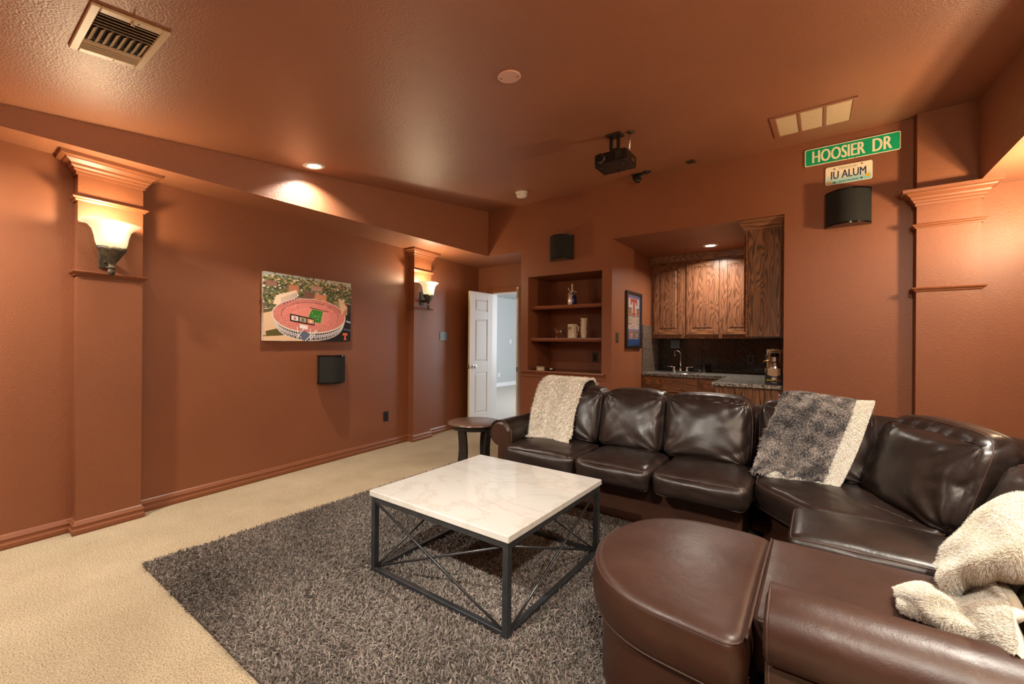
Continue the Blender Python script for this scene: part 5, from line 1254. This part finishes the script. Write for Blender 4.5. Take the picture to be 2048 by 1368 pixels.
# counter, base cabinets
CZ = .888
cu = thing('granite_counter', 'L-shaped speckled grey granite counter in the bar alcove', 'counter', (0, 0, 0))
bm = BM(); prism(bm, [(AX0 + .002, 5.545), (-.875, 5.545), (-.875, 4.60), (AX1 - .002, 4.60), (AX1 - .002, AY - .013), (AX0 + .002, AY - .013)], CZ - .036, CZ - .001)
bmesh.ops.bevel(bm, geom=[e for e in bm.edges], offset=.006, segments=2, profile=.5, affect='EDGES'); ob('slab', bm, 'granite', cu)
bc = thing('sink_base_cabinet', 'oak base cabinet under the sink side of the counter', 'cabinet', (0, 0, 0))
bm = BM(); box(bm, AX0 + .003, -.84, 5.602, AY - .02, .10, CZ - .037); ob('carcass', bm, 'oakh', bc)
bm = BM(); box(bm, AX0 + .003, -.84, 5.66, AY - .02, .0, .0995); ob('toe_kick', bm, 'espresso', bc)
bm = BM()
for x0, x1 in ((AX0 + .003, -1.853), (-1.222, -1.166)): box(bm, x0, x1, 5.582, 5.6015, .10, CZ - .037, .0015, 1)
box(bm, -1.853, -.84, 5.5825, 5.6012, CZ - .062, CZ - .037, .001, 1); ob('face_frame', bm, 'oak', bc)
for x0, x1 in ((-1.862, -1.213), (-1.175, -.855)):
    bm = BM(); box(bm, x0, x1, 5.563, 5.5815, .655, CZ - .052, .006, 2); ob('drawer_front', bm, 'oakh', bc)
    dd = bpy.data.objects.new('door', None); COL.objects.link(dd); dd.parent = bc; dd.location = (x0, 5.563, .13); w_ = x1 - x0
    panel_leaf(dd, w_, .50, .0185, [(.06, w_ - .06)], [(.06, .44)], 'oak', 'oakh', 'oak')
pc = thing('peninsula_cabinet', 'oak base cabinet end panel facing the sofa under the counter', 'cabinet', (0, 0, 0))
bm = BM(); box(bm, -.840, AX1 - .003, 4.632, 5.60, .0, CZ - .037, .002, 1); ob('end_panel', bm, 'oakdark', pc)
bm = BM(); lathe(bm, [(.006, 0), (.008, .004), (.005, .008)], 12, (0, 0, 0)); 
for q in bm.verts: q.co.x, q.co.y, q.co.z = -.30 + q.co.x, 4.632 - q.co.z, .80 + q.co.y
ob('bumper', bm, 'white_pl', pc, smooth=True)
# sink and tap
sk = thing('bar_sink', 'small stainless bar sink set into the granite counter', 'sink', (-1.56, 5.845, CZ))
bm = BM(); pts = []
for rx_, ry_, z in ((.235, .215, .0015), (.232, .212, .006), (.205, .185, .005), (.198, .178, .002)):
    pts.append([(rx_ * (abs(math.cos(a)) ** .35) * (1 if math.cos(a) > 0 else -1), ry_ * (abs(math.sin(a)) ** .35) * (1 if math.sin(a) > 0 else -1), z) for a in np.linspace(0, 2 * PI, 40, endpoint=False) + .01])
R = [[bm.verts.new(q) for q in r] for r in pts]
for A, B in zip(R, R[1:]):
    for i in range(40): bm.faces.new([A[i], A[(i + 1) % 40], B[(i + 1) % 40], B[i]])
bm.faces.new(R[-1]); ob('rim', bm, 'steel', sk, smooth=True)
bm = BM(); lathe(bm, [(.03, .0025), (.03, .0045), (.022, .0045)], 20); ob('drain', bm, 'chrome', sk)
fc = thing('bar_faucet', 'chrome gooseneck bar faucet with two lever handles behind the sink', 'faucet', (-1.545, 6.09, CZ))
bm = BM(); box(bm, -.105, .105, -.025, .025, .0005, .012, .005, 2); ob('deck_plate', bm, 'chrome', fc)
bm = BM(); lathe(bm, [(.022, .012), (.024, .03), (.016, .045), (.012, .06)], 20); ob('spout_base', bm, 'chrome', fc, smooth=True)
bm = BM(); tube(bm, [(0, 0, .05), (0, 0, .15), (.004, 0, .22), (-.004, -.012, .262), (-.022, -.03, .286), (-.045, -.05, .286), (-.060, -.062, .262), (-.064, -.066, .215)], [.0095] * 6 + [.011, .014], 12); ob('spout', bm, 'chrome', fc, smooth=True)
for s in (-1, 1):
    bm = BM(); lathe(bm, [(.022, .012), (.023, .03), (.013, .042), (.018, .055), (.018, .066), (.008, .074)], 18, (s * .085, 0, 0)); ob('handle_base', bm, 'chrome', fc, smooth=True)
    bm = BM(); tube(bm, [(s * .085, 0, .062), (s * .125, -.012, .066), (s * .165, -.02, .070)], [.007, .006, .009], 10); ob('lever', bm, 'chrome', fc, smooth=True)
cn = thing('jar_candle', 'small glass jar candle on the counter right of the faucet', 'candle', (-1.247, 6.09, CZ))
bm = BM(); lathe(bm, [(.034, .001), (.037, .004), (.037, .098), (.034, .099), (.034, .007), (0, .006)], 24, capt=False); ob('jar', bm, 'glass', cn, smooth=True)
bm = BM(); lathe(bm, [(.0325, .008), (.0325, .062)], 24); ob('wax', bm, 'candle', cn, angle=40)
# growler carton
gc = thing('growler_carton', 'black carton holding a steel growler with brass tap at the counter end', 'carton', (-.349, 4.755, CZ))
gx, gy = .073, .06
bm = BM(); box(bm, -gx, gx, -gy, gy, .0005, .110, .0015, 1); ob('carton_body', bm, 'black', gc)
bm = BM(); prism(bm, [(-gx + .003, .085), (gx - .003, .085), (gx - .003, .150), (-gx + .003, .150)][:2] + [(gx - .003, .110)] + [(-gx + .003, .110)], gy - .004, gy - .001, 'y'); bm.free()
bm = BM(); box(bm, -gx, -gx + .0025, -gy, gy, .1105, .150); box(bm, gx - .0025, gx, -gy, gy, .1105, .150); box(bm, -gx + .003, gx - .003, gy - .003, gy - .0005, .1105, .33); ob('carton_back', bm, 'kraft', gc)
bm = BM(); prism(bm, [(-.052, .152)] + [(-.052, .118)] + [(.065 * math.sin(t), .118 - .040 * math.cos(t) * 1.0 - .0) for t in np.linspace(-.95, .95, 13)] + [(.052, .118), (.052, .152)], -gy - .0020, -gy - .0008, 'y'); ob('kraft_label', bm, 'kraft', gc)
p = Print()
p.text('GROWLER', -.060, .036, .011, .066, S(214, 190, 36), .0006); p.text('WERKS', .012, .036, .011, .050, S(196, 110, 50), .0006)
p.ring(.002, .046, (.024, .024), (.028, .026), S(214, 210, 200), 20, PI * .18, PI * .82); p.poly([(-.020, .050), (-.008, .062), (-.003, .057), (.003, .064), (.022, .050)], S(226, 222, 214)); p.ring(.002, .034, (.024, .016), (.027, .019), S(190, 186, 178), 20, PI * 1.2, PI * 1.8)
p.build('carton_print', 'print', gc, lambda u, v2, l: (u, -gy - .0004 - l, v2), .00005)
bm = BM(); lathe(bm, [(.050, .1105), (.052, .13), (.050, .16), (.040, .182), (.032, .19), (.031, .215)], 28); ob('growler_shoulder', bm, 'steel', gc, smooth=True)
bm = BM(); lathe(bm, [(.026, .216), (.026, .262), (.034, .264), (.036, .27), (.036, .292), (.030, .297)], 28); ob('black_cap', bm, 'gloss_black', gc, angle=40)
bm = BM(); lathe(bm, [(.028, .2155), (.028, .258)], 24); ob('steel_collar', bm, 'steel', gc, angle=40)
bm = BM(); tube(bm, [(-.02, -.035, .205), (-.040, -.045, .222), (-.062, -.05, .226), (-.078, -.052, .222), (-.086, -.052, .206)], [.008, .008, .009, .008, .006], 10); ob('brass_tap', bm, 'brass', gc, smooth=True)
bm = BM(); tube(bm, [(-.066, -.05, .232), (-.064, -.05, .252)], [.005, .010], 10); box(bm, -.078, -.050, -.062, -.040, .252, .276, .004, 2); ob('tap_handle', bm, 'black', gc, smooth=True)
bm = BM(); tube(bm, [(-.045, -.052, .185), (-.056, -.055, .180), (-.06, -.055, .165), (-.050, -.056, .152)], .007, 10); ob('pressure_gauge', bm, 'brass', gc, smooth=True)
bm = BM(); tube(bm, [(-.040, .03, .20), (-.042, .03, .31), (-.030, .03, .325), (.030, .03, .325), (.042, .03, .31), (.042, .03, .20)], .010, 8); ob('carry_handle', bm, 'kraft', gc, smooth=True)
